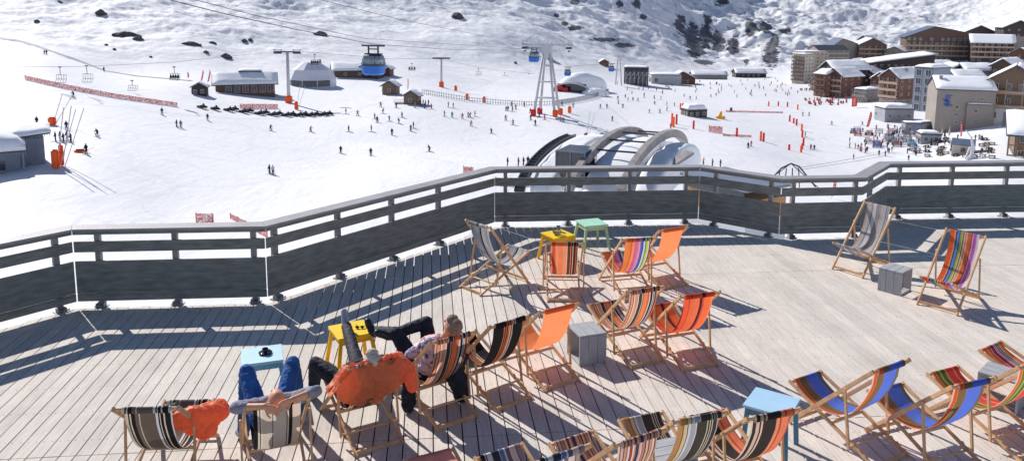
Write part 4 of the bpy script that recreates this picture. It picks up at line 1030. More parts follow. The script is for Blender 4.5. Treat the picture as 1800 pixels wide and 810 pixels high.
house('apartment_building', 'cream apartment block with dark upper floor, behind the snow-roofed brown chalets', 'building', at_(1462, 132, 600), 8, 24, 16, 19, 'gx', rh=3, wall=W_beige, floors=6, cols=7, snow=0, group=VG, seed=3, balc={'m': W_cream, 'from': 1})
house('apartment_building', 'beige block with blue pointed roofs rising behind the village centre', 'building', at_(1490, 118, 620), 0, 26, 18, 16, 'gy', rh=6, wall=W_beige, roofm=M_roofb, floors=4, cols=6, snow=0, group=VG, seed=4, ridge=-.4)
house('apartment_building', 'dark gabled block with a slate roof left of the long hotel', 'building', at_(1532, 112, 600), -8, 20, 18, 14, 'gy', rh=5, wall=W_brown, roofm=M_roofb, floors=4, cols=4, snow=.3, group=VG, seed=5, balc={'from': 1})
house('tower_roof_house', 'small house with a steep blue pyramid roof on the skyline of the village', 'building', at_(1476, 100, 640), 0, 12, 12, 9, 'gy', rh=6, wall=W_grey, roofm=M_roofb, floors=2, cols=2, snow=0, group=VG, seed=6)
house('chalet', 'brown chalet with thick snow roof at the piste edge, left of the balconied one', 'chalet', at_(1440, 170, 425), -62, 8, 13, 12, 'gx', rh=2, wall=W_red, floors=4, cols=3, snow=1.2, group=VG, seed=7, balc={'m': W_red}, sides=(1,))
house('chalet', 'red brown chalet with pale balconies and a snowy gable roof facing the piste', 'chalet', at_(1466, 171, 400), -62, 9.5, 14, 11, 'gy', rh=3.5, wall=W_red, floors=4, cols=4, snow=.9, ov=1.2, group=VG, seed=8, balc={'m': M_trim}, ridge=-.2, sides=(1,))
house('chalet', 'brown chalet with a bulging snow roof behind the red brown balconied chalet', 'chalet', at_(1496, 160, 440), 10, 22, 14, 12, 'gx', rh=4, wall=W_dark, floors=3, cols=6, snow=1.3, ov=1.2, group=VG, seed=9)
house('low_building', 'low grey green building with a snow-covered roof between two red chalets', 'building', at_(1511, 181, 365), -60, 7, 12, 6, 'flat', wall=W_stone, floors=2, cols=3, snow=.9, group=VG, seed=10, balc={'m': W_stone}, sides=(1,))
house('apartment_building', 'wide dark building with a long sweeping snow-edged slate roof in the middle of the village', 'building', at_(1584, 148, 425), -14, 31, 26, 11, 'shed', rh=5, wall=W_dark, roofm=M_roofb, floors=4, cols=9, snow=.8, ov=1.5, group=VG, seed=11, win=(1.3, 1.4), balc={'m': W_dark, 'from': 1})
house('hotel', 'large brown timber hotel with rows of balconies and a blue gable roof', 'hotel', at_(1664, 108, 475), -14, 46, 16, 14.5, 'gy', rh=6, wall=W_brown, roofm=M_roofb, floors=5, cols=15, side=3, snow=0, ov=1.5, group=VG, seed=12, win=(1.5, 1.5), balc={'m': M_trim, 'from': 1, 'to': 4}, ridge=-.35)
house('hotel', 'dark timber hotel wing with a pale blue roof, right of the large gabled hotel', 'hotel', at_(1742, 111, 470), -24, 22, 14, 12, 'gx', rh=4.5, wall=W_dark, roofm=M_roofb, floors=4, cols=7, side=3, snow=.15, ov=1.2, group=VG, seed=13, win=(1.5, 1.5), balc={'m': M_trim, 'from': 1}, sides=(1,))
house('chalet', 'dark chalet with a shallow snowy gable behind the hotel wing', 'chalet', at_(1722, 66, 560), -10, 18, 14, 4, 'gy', rh=4, wall=W_dark, floors=1, cols=3, snow=.6, ov=1.5, group=VG, seed=14)
house('chalet', 'dark chalet on a pale base at the top right corner of the photo', 'chalet', at_(1788, 86, 520), -10, 18, 14, 14, 'gy', rh=4, wall=W_dark, base=W_beige, baseh=8, floors=4, cols=3, snow=.7, ov=1.5, group=VG, seed=15)
house('chalet', 'red brown chalet with stacked balconies at the centre of the village front', 'chalet', at_(1561, 183, 330), -62, 8.5, 13.5, 11.5, 'gy', rh=3, wall=W_red, base=W_stone, baseh=2.2, floors=4, cols=4, snow=1.1, ov=1.2, group=VG, seed=16, balc={'m': M_trim, 'side': False}, chim=((3, 6, 3),), sides=(1,))
house('tower_block', 'narrow blue grey panelled tower with glazed stairwell beside the beige block', 'building', at_(1618, 196, 300), -60, 7.5, 11, 16.5, 'flat', wall=W_blue, floors=5, cols=2, snow=1.2, group=VG, seed=17, win=(2.2, 2.4))
t = house('beige_block', 'beige rendered block with a blue emblem and a low gabled roof', 'building', at_(1693, 229, 262), -17, 17.5, 16, 13.5, 'gx', rh=3.5, wall=W_beige, roofm=M_rooft, floors=1, cols=0, side=0, snow=.9, ov=.5, group=VG, seed=18, chim=((-7, 5, 3.5),))
MB().box((4.2, -.35, 4.4), (7.6, .7, 8.6)).build('wall_bay', W_beige, t); MB().box((4.2, -.4, 8.85), (8.0, .9, .25)).build('canopy', M_rooft, t)
snowslab([(.4, -.8, 9.0), (8.0, -.8, 9.0), (8.0, .0, 9.0), (.4, .0, 9.0)], .35, t)
for x, z in ((-2.4, 2.0), (-2.4, 4.6), (-2.4, 7.2), (3.0, 6.2), (3.2, 2.6)): winat(t, x, -.0 if x < 0 else -.71, z, 0, 1.1, 1.1)
for x, z in ((2.2, 10.2), (4.8, 10.2)): winat(t, x, 0, z, 0, .9, .9)
M_emb = mat('blue_emblem_paint', (.08, .13, .30), .7, .3, 2)
mb = MB()
for (x, z, sx_, sz_) in ((0, .0, 1.0, 1.3), (-.1, -1.5, 1.3, 1.0), (.4, -2.4, 1.5, .55), (.9, .9, .8, .25), (-1.0, -.5, .6, .25)):
    mb.prism([(x+sx_*math.cos(a_)*(.8+.2*math.cos(3*a_)), z+sz_*math.sin(a_)) for a_ in np.linspace(0, 2*math.pi, 14, endpoint=False)], 0, .05)
me = mb.mesh('emblem', M_emb)
for v in me.vertices: v.co = Vector((v.co.x, -v.co.z, v.co.y))
o = link('emblem', me, t, (-5.6, -.02, 10.6))
house('chalet', 'pale timber chalet with glazed gable and balcony at the right edge of the village', 'chalet', at_(1778, 216, 235), -34, 13, 16, 13, 'gy', rh=4, wall=W_gold, base=W_white, baseh=5, roofm=M_rooft, floors=3, cols=4, snow=.35, ov=1.2, group=VG, seed=19, win=(1.5, 1.9), balc={'m': M_trim, 'from': 1}, sides=(1, -1))
for k, (px, py, D, w2, d2, lab_) in enumerate([(1656, 122, 420, 16, 12, 'snow-buried roof left of a cluster of chimneys behind the beige block'), (1690, 128, 400, 14, 12, 'snowy roof with dark edge in the middle of the roof cluster'), (1722, 130, 380, 13, 12, 'snowy roof just left of the pale timber chalet'),
        (1668, 142, 350, 14, 10, 'slate blue roof with snow patches above the emblem block'), (1706, 146, 335, 12, 10, 'low snow roof behind the right gable of the emblem block'), (1640, 128, 400, 12, 10, 'white domed snow roof above the blue grey tower')]):
    house('house', lab_, 'house', at_(px, py+14, D), 10-8*k % 25, w2, d2, 5.5, 'gy' if k % 2 else 'gx', rh=2.6, wall=W_dark if k % 2 else W_grey, roofm=M_roofb, floors=2, cols=3, snow=1.0 if k != 3 else .3, ov=1, group=VG, seed=30+k, chim=((2, 5, 2.6),) if k in (1, 3) else ())
house('shed', 'low grey shed under a thick snow roof at the foot of the blue grey tower', 'shed', at_(1580, 214, 272), 0, 10, 8, 4.2, 'flat', wall=W_grey, floors=1, cols=3, snow=1.6, group=VG, seed=41)
house('shed', 'blue grey container shed beside the ski racks', 'shed', at_(1606, 236, 240), -10, 5, 4, 3.2, 'flat', wall=W_blue, floors=1, cols=2, snow=.25, group=VG, seed=42)
house('shed', 'pale lilac container in front of the emblem block', 'shed', at_(1630, 232, 245), 25, 7, 3, 2.8, 'flat', wall=mat('lilac_panels', (.42, .42, .52), .6, .06, .6), floors=1, cols=1, snow=.3, group=VG, seed=43)
t = house('kiosk', 'small pale kiosk with a slate blue roof on the terrace', 'kiosk', at_(1692, 272, 178), -30, 4.2, 4.5, 2.2, 'gx', rh=.9, wall=W_cream, roofm=M_roofb, floors=1, cols=1, snow=0, ov=.3, seed=44)
# timber pavilion at the right edge, near
t = house('pavilion', 'golden timber pavilion with a big sagging snow roof at the right edge', 'pavilion', at_(1850, 286, 150), -28, 13, 12, 5.5, 'gx', rh=3, wall=W_gold, roofm=M_rooft, floors=2, cols=5, snow=1.0, ov=1.6, seed=45, win=(1.2, 1.3))
for k in range(5):
    mb = MB(); mb.box((-8.2+.5*k % 1, -1.6+1.9*k*.0, 2.4), (.3, .3, 5)); 
for x in (-7.6, -6.2, -4.8): MB().box((x, -1.2, 2.2), (.28, .28, 5.6)).build('post', W_gold, t)
MB().box((-6.2, -1.2, 3.0), (3.0, .2, .2)).box((-6.2, -1.2, 1.0), (3.0, .2, .2)).build('beam', W_gold, t)
for k, (px, py, D, w2, d2, h2, wl, lab_) in enumerate([(1432, 160, 450, 7, 8, 5, W_cream, 'cream low annex at the foot of the stepped apartment block'), (1518, 156, 430, 9, 12, 9, W_dark, 'dark chalet with snowy gable behind the low grey green building'), (1545, 166, 395, 8, 11, 8, W_red, 'red brown gable peeping out left of the central balconied chalet'),
        (1500, 140, 470, 10, 12, 9, W_brown, 'brown chalet above the one with the bulging snow roof'), (1600, 160, 360, 8, 12, 8, W_red, 'red timber gable behind the central balconied chalet'), (1612, 100, 520, 12, 12, 8, W_dark, 'dark house with snowy roof left of the large gabled hotel'), (1570, 112, 560, 12, 12, 9, W_beige, 'beige house with a slate roof between the hotel and the gabled block'),
        (1448, 122, 590, 12, 12, 15, W_brown, 'brown upper floors rising behind the cream stepped block'), (1516, 100, 600, 9, 9, 13, W_blue, 'slim blue pointed tower behind the village centre'), (1760, 150, 330, 9, 12, 8, W_brown, 'brown snow-roofed house directly behind the pale timber chalet'), (1790, 130, 400, 10, 12, 10, W_red, 'red brown house at the right edge below the top corner chalet'), (1745, 180, 280, 7, 9, 6, W_grey, 'small grey snow-roofed annex between the emblem block and the pale chalet')]):
    house('chalet', lab_, 'chalet', at_(px, py, D), -60+7*(k % 4), w2, d2, h2, 'gy', rh=2.8, wall=wl, roofm=[M_rooft, M_roofb][k % 2], floors=max(2, int(h2/2.8)), cols=3, side=3, snow=[.9, .3, 1.1][k % 3], ov=1.1, group=VG, seed=80+k, sides=(1,), balc={'m': M_trim} if k % 2 == 0 else {'m': W_dark}, chim=((1, 5, 2.4),) if k % 3 == 0 else ())
# ---- middle and left mountain huts
HG = 'timber huts along the foot of the slope'
t = house('mountain_restaurant', 'long timber restaurant with snowy roof and glazed front, left of the tall lift pylon', 'restaurant', at_(432, 167, 245), 18, 17.5, 10, 3.6, 'gx', rh=2.6, wall=W_brown, floors=1, cols=7, side=2, snow=.8, ov=1.1, group=HG, seed=50, win=(1.8, 2.2))
rb = MB().box((1.5, 6.5, 7.0), (7, 5, .25)).build('roof_deck', M_rooft, t); snowslab([(-2, 4, 7.13), (5, 4, 7.13), (5, 9, 7.13), (-2, 9, 7.13)], .5, rb)
house('hut', 'tiny dark timber hut left of the long restaurant', 'hut', at_(350, 168, 240), 12, 4.2, 4, 2.5, 'gy', rh=1.1, wall=W_dark, floors=1, cols=2, snow=.5, ov=.5, group=HG, seed=51)
house('chalet', 'low timber chalet with wide snowy roof behind the domed hall', 'chalet', at_(613, 137, 335), 15, 12, 10, 3.4, 'gx', rh=2.2, wall=W_brown, floors=1, cols=4, snow=.6, ov=1.3, group=HG, seed=52)
house('chalet', 'timber chalet partly hidden behind the blue gondola cabin', 'chalet', at_(645, 138, 330), -12, 9, 8, 4, 'gy', rh=2.2, wall=W_dark, floors=1, cols=3, snow=.6, ov=1, group=HG, seed=53)
house('hut', 'small red brown hut right of and behind the blue gondola cabin', 'hut', at_(673, 134, 335), -8, 6, 6, 3, 'gy', rh=1.6, wall=W_red, floors=1, cols=2, snow=.6, ov=.7, group=HG, seed=54)
house('ticket_hut', 'small golden timber hut, the left one of the pair by the long fence', 'hut', at_(684, 167, 255), -10, 4.6, 4, 3.0, 'gy', rh=1.4, wall=W_gold, floors=1, cols=1, snow=.25, ov=.7, seed=55)
house('ticket_hut', 'right one of two small golden timber huts by the fence, beside a white platform', 'hut', at_(722, 184, 235), -10, 4.4, 3.6, 2.6, 'gy', rh=1.3, wall=W_gold, floors=1, cols=1, snow=.5, ov=.6, seed=56)
t = empty('wooden_deck', at_(705, 182, 238), 0, 'white fenced platform between the two small golden huts', 'platform')
mb = MB(); mb.box((0, 0, .3), (4, 2.5, .2)); mb.build('floor', M_steel, t)
mb = MB()
for k in range(9): mb.box((-2+.5*k, -1.2, .9), (.08, .08, 1.1))
mb.box((0, -1.2, 1.4), (4, .1, .1)); mb.build('fence', M_steel, t)
# domed hall
t = empty('domed_hall', at_(545, 154, 285), R(6), 'white faceted domed hall with dark glazed front, right of the tall lift pylon', 'hall')
M_dome = mat('pale_membrane', (.62, .64, .70), .6, .04, .5)
ring = [(math.cos(a_)*8.6, math.sin(a_)*6.6+6) for a_ in np.linspace(0, 2*math.pi, 10, endpoint=False)]; top_ = [(x*.34-.3, (y-6)*.34+6) for x, y in ring]; mid = [(x*.80, (y-6)*.8+6) for x, y in ring]
mb = MB(); n_ = 10; P = [(x, y, -4) for x, y in ring]+[(x, y, 2.6) for x, y in ring]+[(x, y, 6.0) for x, y in mid]+[(x, y, 8.6) for x, y in top_]
mb.add(P, [(k*n_+i, k*n_+(i+1) % n_, (k+1)*n_+(i+1) % n_, (k+1)*n_+i) for k in range(3) for i in range(n_)]+[tuple(3*n_+i for i in range(n_))]); mb.build('shell', M_dome, t)
mb = MB()
for i in (5, 6, 7, 8):
    a_, b_ = ring[i], ring[(i+1) % n_]; q0 = Vector((a_[0], a_[1], 0))*1.0; q1 = Vector((b_[0], b_[1], 0)); d_ = (q1-q0).normalized(); nn = Vector((d_.y, -d_.x, 0))*.06
    mb.hexa([q0+nn*0+d_*.2+Vector((0, 0, .2)), q1-d_*.2+Vector((0, 0, .2)), q1-d_*.2+nn*2+Vector((0, 0, .2)), q0+d_*.2+nn*2+Vector((0, 0, .2)), q0+d_*.2+Vector((0, 0, 2.4)), q1-d_*.2+Vector((0, 0, 2.4)), q1-d_*.2+nn*2+Vector((0, 0, 2.4)), q0+d_*.2+nn*2+Vector((0, 0, 2.4))])
mb.build('glazing', M_win, t); MB().box((3.0, 6, 8.8), (.7, .7, 1.6)).build('chimney', W_stone, t)
# ================================================================== LIFTS
def lin_cable(name, pts, r, label, cat='cable', group='lift cables', m_=None, n=24, sag=0):
    P = [PD(*p) if len(p) == 3 and not isinstance(p, Vector) else p for p in pts]; out = []
    for a, b_ in zip(P, P[1:]):
        for k in range(n): t_ = k/n; q = a.lerp(b_, t_); q.z -= sag*4*t_*(1-t_); out.append(q)
    out.append(P[-1]); mb = MB().tube(out, r, 5); return tag(mb.build(name, m_ or M_dsteel), label, cat, group)
# big lattice-topped pylon
B_ = G(960, 203)
t = empty('gondola_pylon', B_, R(-8), 'tall white four-legged gondola pylon standing on red and orange pads in mid piste', 'pylon')
hp = 23.5
for i, (x, y) in enumerate(((-3.6, -1.6), (-2.2, 3.0), (2.8, -1.6), (3.9, 3.0))):
    mb = MB(); mb.tube([(x, y, -1), (x*.26, y*.2, hp*.78)], [.42, .30], 10); mb.build('leg', M_steel, t, smooth=True)
    mb = MB(); mb.box((x, y, .9), (1.5, 1.4, 1.9)); mb.build('safety_pad', M_orange if i in (2, 3) else M_redc, t, bevel=.2)
MB().box((0, .2, hp*.80), (2.6, 1.6, 4.2)).box((0, .2, hp*.62), (1.9, 1.2, .5)).build('head', M_steel, t)
MB().box((0, .2, hp*.42), (4.2, 1.6, .3)).box((0, .2, hp*.22), (5.6, 2.4, .3)).build('brace', M_steel, t)
mb = MB(); mb.box((0, .2, hp*.88), (15, .5, .5))
for k in range(7): mb.box((-7.2+2.4*k, .2, hp*.91), (.14, .14, 1.4)); 
mb.beam((-7.4, .2, hp*.89), (-3, .2, hp*1.02), .2, .2); mb.beam((7.4, .2, hp*.89), (3, .2, hp*1.02), .2, .2); mb.beam((-3, .2, hp*1.02), (3, .2, hp*1.02), .2, .2)
for k in range(6): mb.beam((-6+2.4*k, .2, hp*.89), (-4.8+2.4*k, .2, hp*1.0), .12, .12)
mb.build('crossbeam', M_steel, t)
for s_ in (-1, 1): MB().box((s_*6.4, .2, hp*.84), (1.6, 3.4, .5)).box((s_*6.4, .2, hp*.80), (.4, 4.4, .25)).build('sheave_train', M_dsteel, t)
def gondola(P, s, rz, label, blue=True, cs=3.2):
    """cabin hanging below point P"""
    t = empty('gondola', P, rz, label, 'gondola cabin', 'blue gondola cabins')
    MB().box((0, 0, -.1*s), (2.6*s, .25*s, .16*s)).build('grip_carriage', M_dsteel, t)
    mb = MB()
    for x in (-.55, .55): mb.box((x*s, 0, -.5*s), (.14*s, .14*s, .9*s)); 
    mb.box((0, 0, -.45*s), (1.2*s, .12*s, .12*s)); mb.box((0, 0, -.95*s), (1.9*s, .5*s, .12*s)); mb.build('hanger', M_dsteel, t)
    w_ = 1.12*s; prof = [(.80, 0.0), (.98, .18), (1.06, .95), (1.0, 1.6), (.80, 2.0), (.6, 2.1)]
    def ringp(f, z, n=20): return [(f*w_*math.copysign(abs(math.cos(a_))**.6, math.cos(a_)), f*w_*.85*math.copysign(abs(math.sin(a_))**.6, math.sin(a_)), z) for a_ in np.linspace(0, 2*math.pi, n, endpoint=False)]
    def shell(zs, name, m_):
        mb = MB(); P_ = []
        for f_, z in zs: P_ += ringp(f_, -3.1*s+z*s)
        k = len(zs); n_ = 20
        mb.add(P_, [(j*n_+i, j*n_+(i+1) % n_, (j+1)*n_+(i+1) % n_, (j+1)*n_+i) for j in range(k-1) for i in range(n_)]+[tuple(range(n_-1, -1, -1)), tuple((k-1)*n_+i for i in range(n_))])
        return mb.build(name, m_, t, smooth=False)
    shell(prof[:3], 'body', M_cab); shell([(1.03, .955), (1.05, 1.15)], 'belt', M_dsteel); shell([(1.0, 1.155), (1.0, 1.6), (.80, 1.98)], 'window', M_cglass); shell([(.82, 1.99), (.6, 2.1)], 'roof', M_dsteel)
    mb = MB()
    for a_ in np.linspace(0, 2*math.pi, 8, endpoint=False)+.39:
        x, y = 1.03*w_*math.copysign(abs(math.cos(a_))**.6, math.cos(a_)), 1.03*w_*.85*math.copysign(abs(math.sin(a_))**.6, math.sin(a_))
        mb.beam((x, y, -1.95*s), (x*.8, y*.8, -1.1*s), .07*s, .07*s)
    mb.build('frame', M_dsteel, t); return t
M_cab = mat('cabin_blue', (26, 104, 196), .35, .06, 1.5, spec=.5); M_cglass = mat('cabin_glass', (.22, .26, .33), .1, .25, 2, spec=.8)
gondola(PD(656, 79, 92), 1.12, R(-18), 'large blue gondola cabin hanging left of centre in front of the timber chalets')
gondola(PD(939, 84, 215), 1.25, R(-10), 'dark gondola cabin hanging under the left arm of the white pylon')
gondola(PD(998, 118, 330), 1.2, R(-10), 'small blue gondola cabin above the snow mound right of the white pylon')
gondola(PD(1075, 112, 400), 1.3, R(-10), 'distant gondola cabin by the far lift station')
lin_cable('cable', [(285, -3, 50), (400, 26, 60), (520, 52, 74), (656, 78, 92), (800, 88, 140), (938, 86, 245)], .035, 'steel cable running down to the large blue gondola and on to the white pylon', n=4)
lin_cable('cable', [(330, -3, 70), (455, 29, 90), (640, 68, 130), (930, 87, 243)], .035, 'second steel cable running from the top left to the white pylon', n=4)
lin_cable('cable', [(550, -3, 85), (700, 34, 120), (935, 80, 243)], .035, 'steel cable entering at the top left of centre and ending at the white pylon', n=4)
lin_cable('cable', [(982, 86, 245), (998, 117, 330), (1075, 112, 400), (1098, 112, 470)], .05, 'cable from the white pylon to the far lift station', n=4)
# chairlift pylon
t = empty('chairlift_pylon', at_(508, 181, 235), 0, 'tall single-post chairlift pylon with an orange pad, left of the domed hall', 'pylon')
MB().tube([(0, 0, -1), (0, 0, 15.4)], [.55, .42], 12).build('post', M_steel, t, smooth=True)
MB().box((0, -.1, 1.0), (1.9, 1.6, 2.3)).build('safety_pad', M_orange, t, bevel=.25)
MB().box((0, 0, 15.4), (7.6, .5, .35)).build('crossbeam', M_dsteel, t)
for s_ in (-1, 1):
    mb = MB(); mb.box((s_*2.9, 0, 15.0), (2.4, .5, .4)); mb.box((s_*2.9, 0, 15.9), (2.6, .15, .15)); mb.box((s_*1.8, 0, 15.7), (.12, .12, .8)); mb.box((s_*3.9, 0, 15.7), (.12, .12, .8)); mb.build('sheave_train', M_dsteel, t)
t = empty('chairlift_pylon', at_(776, 154, 325), 0, 'farther chairlift pylon with an orange pad between the gondola and the white pylon', 'pylon')
MB().tube([(0, 0, -1), (0, 0, 11.5)], [.5, .35], 10).build('post', M_steel, t, smooth=True); MB().box((0, 0, .9), (1.8, 1.5, 2.8)).build('safety_pad', M_orange, t, bevel=.2); MB().box((0, 0, 11.6), (7, .5, .6)).build('crossbeam', M_dsteel, t)
lin_cable('cable', [(-40, 119, 172), (150, 117, 190), (300, 110, 205), (484, 91, 235)], .04, 'chairlift cable running level from the left edge to the chairlift pylon', n=6)
lin_cable('cable', [(530, 91, 235), (690, 104, 285), (765, 103, 325), (860, 122, 370), (960, 132, 420)], .05, 'chairlift cable running right from the tall pylon', n=6)
def chairlift(px, py, D, hgt_, label, riders=False):
    t = empty('lift_chair', PD(px, py, D), R(-12), label, 'lift chair', 'hanging chairlift chairs'); h_ = hgt_
    MB().tube([(0, 0, .1), (0, 0, -h_*.5)], .07, 6).box((0, 0, 0), (.7, .25, .25)).build('hanger', M_dsteel, t)
    mb = MB(); W2 = 1.4
    for z in (-h_*.5, -h_*.78, -h_): mb.tube([(-W2, .25 if z > -h_*.9 else -.2, z), (W2, .25 if z > -h_*.9 else -.2, z)], .055, 5)
    for k in range(5): x = -W2+W2*k/2; mb.tube([(x, .25, -h_*.5), (x, .25, -h_*.8), (x, -.25, -h_)], .04, 5)
    mb.build('frame', M_dsteel, t)
    if riders:
        MB().box((0, 0, -h_*.84), (2.6, .5, .1)).build('seat', M_dsteel, t)
    return t
CHL = [(105, 118, 190, 3.8, 'empty lift chair, leftmost on the cable'), (152, 116, 192, 4.0, 'empty lift chair, second from the left on the cable'), (232, 142, 210, 2.6, 'empty wide lift chair hanging low left of the red flags'), (306, 118, 205, 3.4, 'lift chair with four riders, above the small dark hut'),
       (553, 96, 245, 3.2, 'lift chair with riders just above the domed hall'), (724, 112, 300, 2.6, 'lift chair with riders left of the farther pylon'), (841, 121, 360, 3.0, 'lift chair right of the farther pylon'), (887, 128, 380, 2.6, 'lift chair low over the blue slope left of the white pylon'), (929, 130, 400, 2.6, 'lift chair nearest the legs of the white pylon')]
for px, py, D, h_, lb in CHL: chairlift(px, py, D, h_, lb, 'riders' in lb)
# tow-lift masts with orange pads and guy rods
def padmast(px, py, D, lean, label, h_=6.5, pad=(1.5, 1.2, 2.4), m_=None):
    t = empty('padded_mast', G(px, py), 0, label, 'mast', 'masts in orange padding'); s = 1
    MB().tube([(0, 0, -.3), (lean, .3, h_)], .07, 6).tube([(.35, 0, -.3), (lean*1.35+.9, .8, h_*.96)], .06, 6).build('rod', M_steel, t)
    mb = MB(); mb.prism([(-pad[0]/2, -pad[1]/2), (pad[0]/2, -pad[1]/2), (pad[0]/2, pad[1]/2), (-pad[0]/2, pad[1]/2)], -.1, pad[2]); o = mb.build('safety_pad', m_ or M_orange, t, bevel=.25); return t
padmast(92, 220, 0, 2.2, 'orange padded mast on the left slope above the lift queue', 6, (1.4, 1.0, 1.6))
padmast(99, 296, 0, 1.6, 'big orange padded mast nearest the snow-roofed lift hut', 9, (1.1, .9, 2.8)); padmast(109, 292, 0, 1.9, 'slimmer orange padded mast just right of the big one', 9, (.7, .6, 3.4))
padmast(521, 193, 0, 1.2, 'orange padded mast right of the chairlift pylon', 7, (1.0, .8, 2.4))
padmast(1030, 247, 0, .9, 'red framed sign pad with guy rods above the curved roof', 7, (1.1, .5, 1.9), M_redc)
for px, py, lb in ((801, 160, 'tall red padded post left of the long fence, first of two'), (821, 176, 'orange padded post in front of the long fence'), (851, 181, 'small red post pad by the fence, left of the white pylon'), (1001, 199, 'slim orange padded post just right of the white pylon')):
    padmast(px, py, 0, .1, lb, 2.2, (1.0, .8, 2.2))
# ---- far lift stations and mounds
def mound(px, py, D, r, label):
    P = GZ(PD(px, py, D).x, D); me = blob('snow_mound', [], r[0]/14, M_roofsnow, ells=[(Vector((0, 0, 0)), r), (Vector((r[0]*.5, r[1]*.2, 0)), (r[0]*.7, r[1]*.8, r[2]*.8)), (Vector((-r[0]*.5, 0, 0)), (r[0]*.6, r[1]*.8, r[2]*.7))], smooth_it=4); crumple(me, r[2]*.06, 1/r[2], 3, False)
    o = link('snow_mound', me, None, P); tag(o, label, 'snow mound'); return o
mound(1022, 158, 345, (9.5, 6, 7.5), 'big snow mound over the lift tunnel right of the white pylon'); mound(1045, 165, 322, (5, 4, 3), 'low snow heap in front of the lift tunnel')
t = empty('lift_tunnel', G(1003, 163), R(-15), 'dark arched lift entrance with red panels in the snow mound', 'lift entrance')
mb = MB()
for k in range(8): a0 = math.pi*k/8; a1 = math.pi*(k+1)/8; mb.hexa([(8*math.cos(a), y, 4.8*math.sin(a)*f_-.5) for f_ in (.86, 1) for (a, y) in ((a0, 0), (a1, 0), (a1, 3), (a0, 3))])
mb.build('arch', M_steel, t); MB().box((0, 2.4, 1.6), (12, .3, 3.6)).build('opening', M_win, t); MB().box((-5, -.6, 1.8), (3.4, .6, 1.6)).box((-2.2, -.9, 1.0), (2.2, .6, 2.0)).box((-7, -.4, 1.2), (1.8, .6, 1.4)).build('red_panel', M_redc, t)
t = house('lift_station', 'dark lift station with an open front and snowy flat roof, right of the snow mound', 'lift station', at_(1118, 150, 460), -8, 14, 12, 10, 'flat', wall=M_dsteel, floors=2, cols=4, side=2, snow=.8, seed=60, win=(2.4, 3.0))
MB().box((0, -2, 8.2), (14, 4, .4)).build('canopy', M_dsteel, t)
mb = MB()
for k in range(6): mb.beam((-6+2.4*k, -3.6, -1), (-6+2.4*k, -3.6, 8), .25, .25, (0, 1, 0)); 
for k in range(5): mb.beam((-6+2.4*k, -3.6, 4), (-3.6+2.4*k, -3.6, 8), .2, .2)
mb.build('lattice', M_steel, t)
t = empty('station_pylon', at_(1087, 150, 455), 0, 'white twin-legged pylon left of the far lift station', 'pylon')
MB().tube([(-1.6, 0, -1), (-.4, 0, 15)], .35, 8).tube([(1.6, 0, -1), (.4, 0, 15)], .35, 8).box((0, 0, 14.8), (5, .6, .5)).box((0, 0, 8), (1.6, .3, .3)).build('frame', M_steel, t)
house('hut', 'small red hut on the slope above the far lift station', 'hut', at_(1062, 119, 520), 0, 6, 6, 3.5, 'gy', rh=1.6, wall=W_red, floors=1, cols=1, snow=.5, seed=61)
t = house('marquee', 'grey marquee hall with white tent peaks right of the far lift station', 'marquee', at_(1171, 149, 450), -4, 17, 12, 5.2, 'flat', wall=mat('grey_canvas_wall', (.42, .43, .46), .7, .1, .5), floors=1, cols=3, snow=.8, seed=62, win=(2.0, 2.6))
t = house('round_bar', 'low round-roofed red bar building right of the marquee hall', 'bar', at_(1200, 148, 450), -4, 14, 12, 3.2, 'gy', rh=3.6, wall=W_red, floors=1, cols=5, snow=.5, seed=63, win=(1.4, 1.6))
house('long_shed', 'long low grey shed at the foot of the rock face', 'shed', at_(1248, 140, 500), 0, 22, 9, 2.8, 'gx', rh=1.8, wall=W_stone, floors=1, cols=7, snow=.5, seed=64); house('long_shed', 'long low dark shed left of the village tower', 'shed', at_(1320, 137, 520), 0, 20, 9, 3, 'gx', rh=2.4, wall=W_dark, floors=1, cols=6, snow=.5, seed=65)
# ---- left lift hut with thick snow roof
t = empty('lift_hut', at_(30, 300, 106), R(32), 'blue grey lift hut under a huge snow roof at the left edge', 'lift hut')
MB().box((-2.6, 3, .2), (6.2, 6, 5.2)).build('wall', W_blue, t); MB().box((1.9, 4.6, 1.5), (3.6, 4.2, 5.4)).build('wing_wall', W_blue, t)
rf = MB().hexa([(-8, -1.4, 2.9), (1.2, -1.4, 2.9), (1.2, 8, 3.6), (-8, 8, 3.6), (-8, -1.4, 3.15), (1.2, -1.4, 3.15), (1.2, 8, 3.85), (-8, 8, 3.85)]).build('roof', M_rooft, t)
snowslab([(-8.2, -1.6, 3.15), (1.3, -1.6, 3.15), (1.3, 8.2, 3.85), (-8.2, 8.2, 3.85)], 2.0, rf, seed=5)
rf = MB().hexa([(-.6, 2.0, 4.3), (4.6, 1.4, 4.9), (4.6, 7, 5.4), (-.6, 7, 4.9), (-.6, 2.0, 4.5), (4.6, 1.4, 5.1), (4.6, 7, 5.6), (-.6, 7, 5.1)]).build('roof', M_rooft, t)
snowslab([(-.7, 1.9, 4.5), (4.7, 1.3, 5.1), (4.7, 7.1, 5.6), (-.7, 7.1, 5.1)], .8, rf, seed=9)
rr = random.Random(8)
mb = MB()
for k in range(34): x = -7.8+9*k/33; L_i = rr.uniform(.2, .9); mb.tube([(x, -1.45, 2.95), (x, -1.45, 2.95-L_i)], [.06, .01], 5)
for k in range(16): x = -.4+4.9*k/15; mb.tube([(x, 1.9-.04*k, 4.3+.04*k), (x, 1.9-.04*k, 4.3+.04*k-rr.uniform(.2, .7))], [.06, .01], 5)
mb.build('icicles', M_cglass, t)
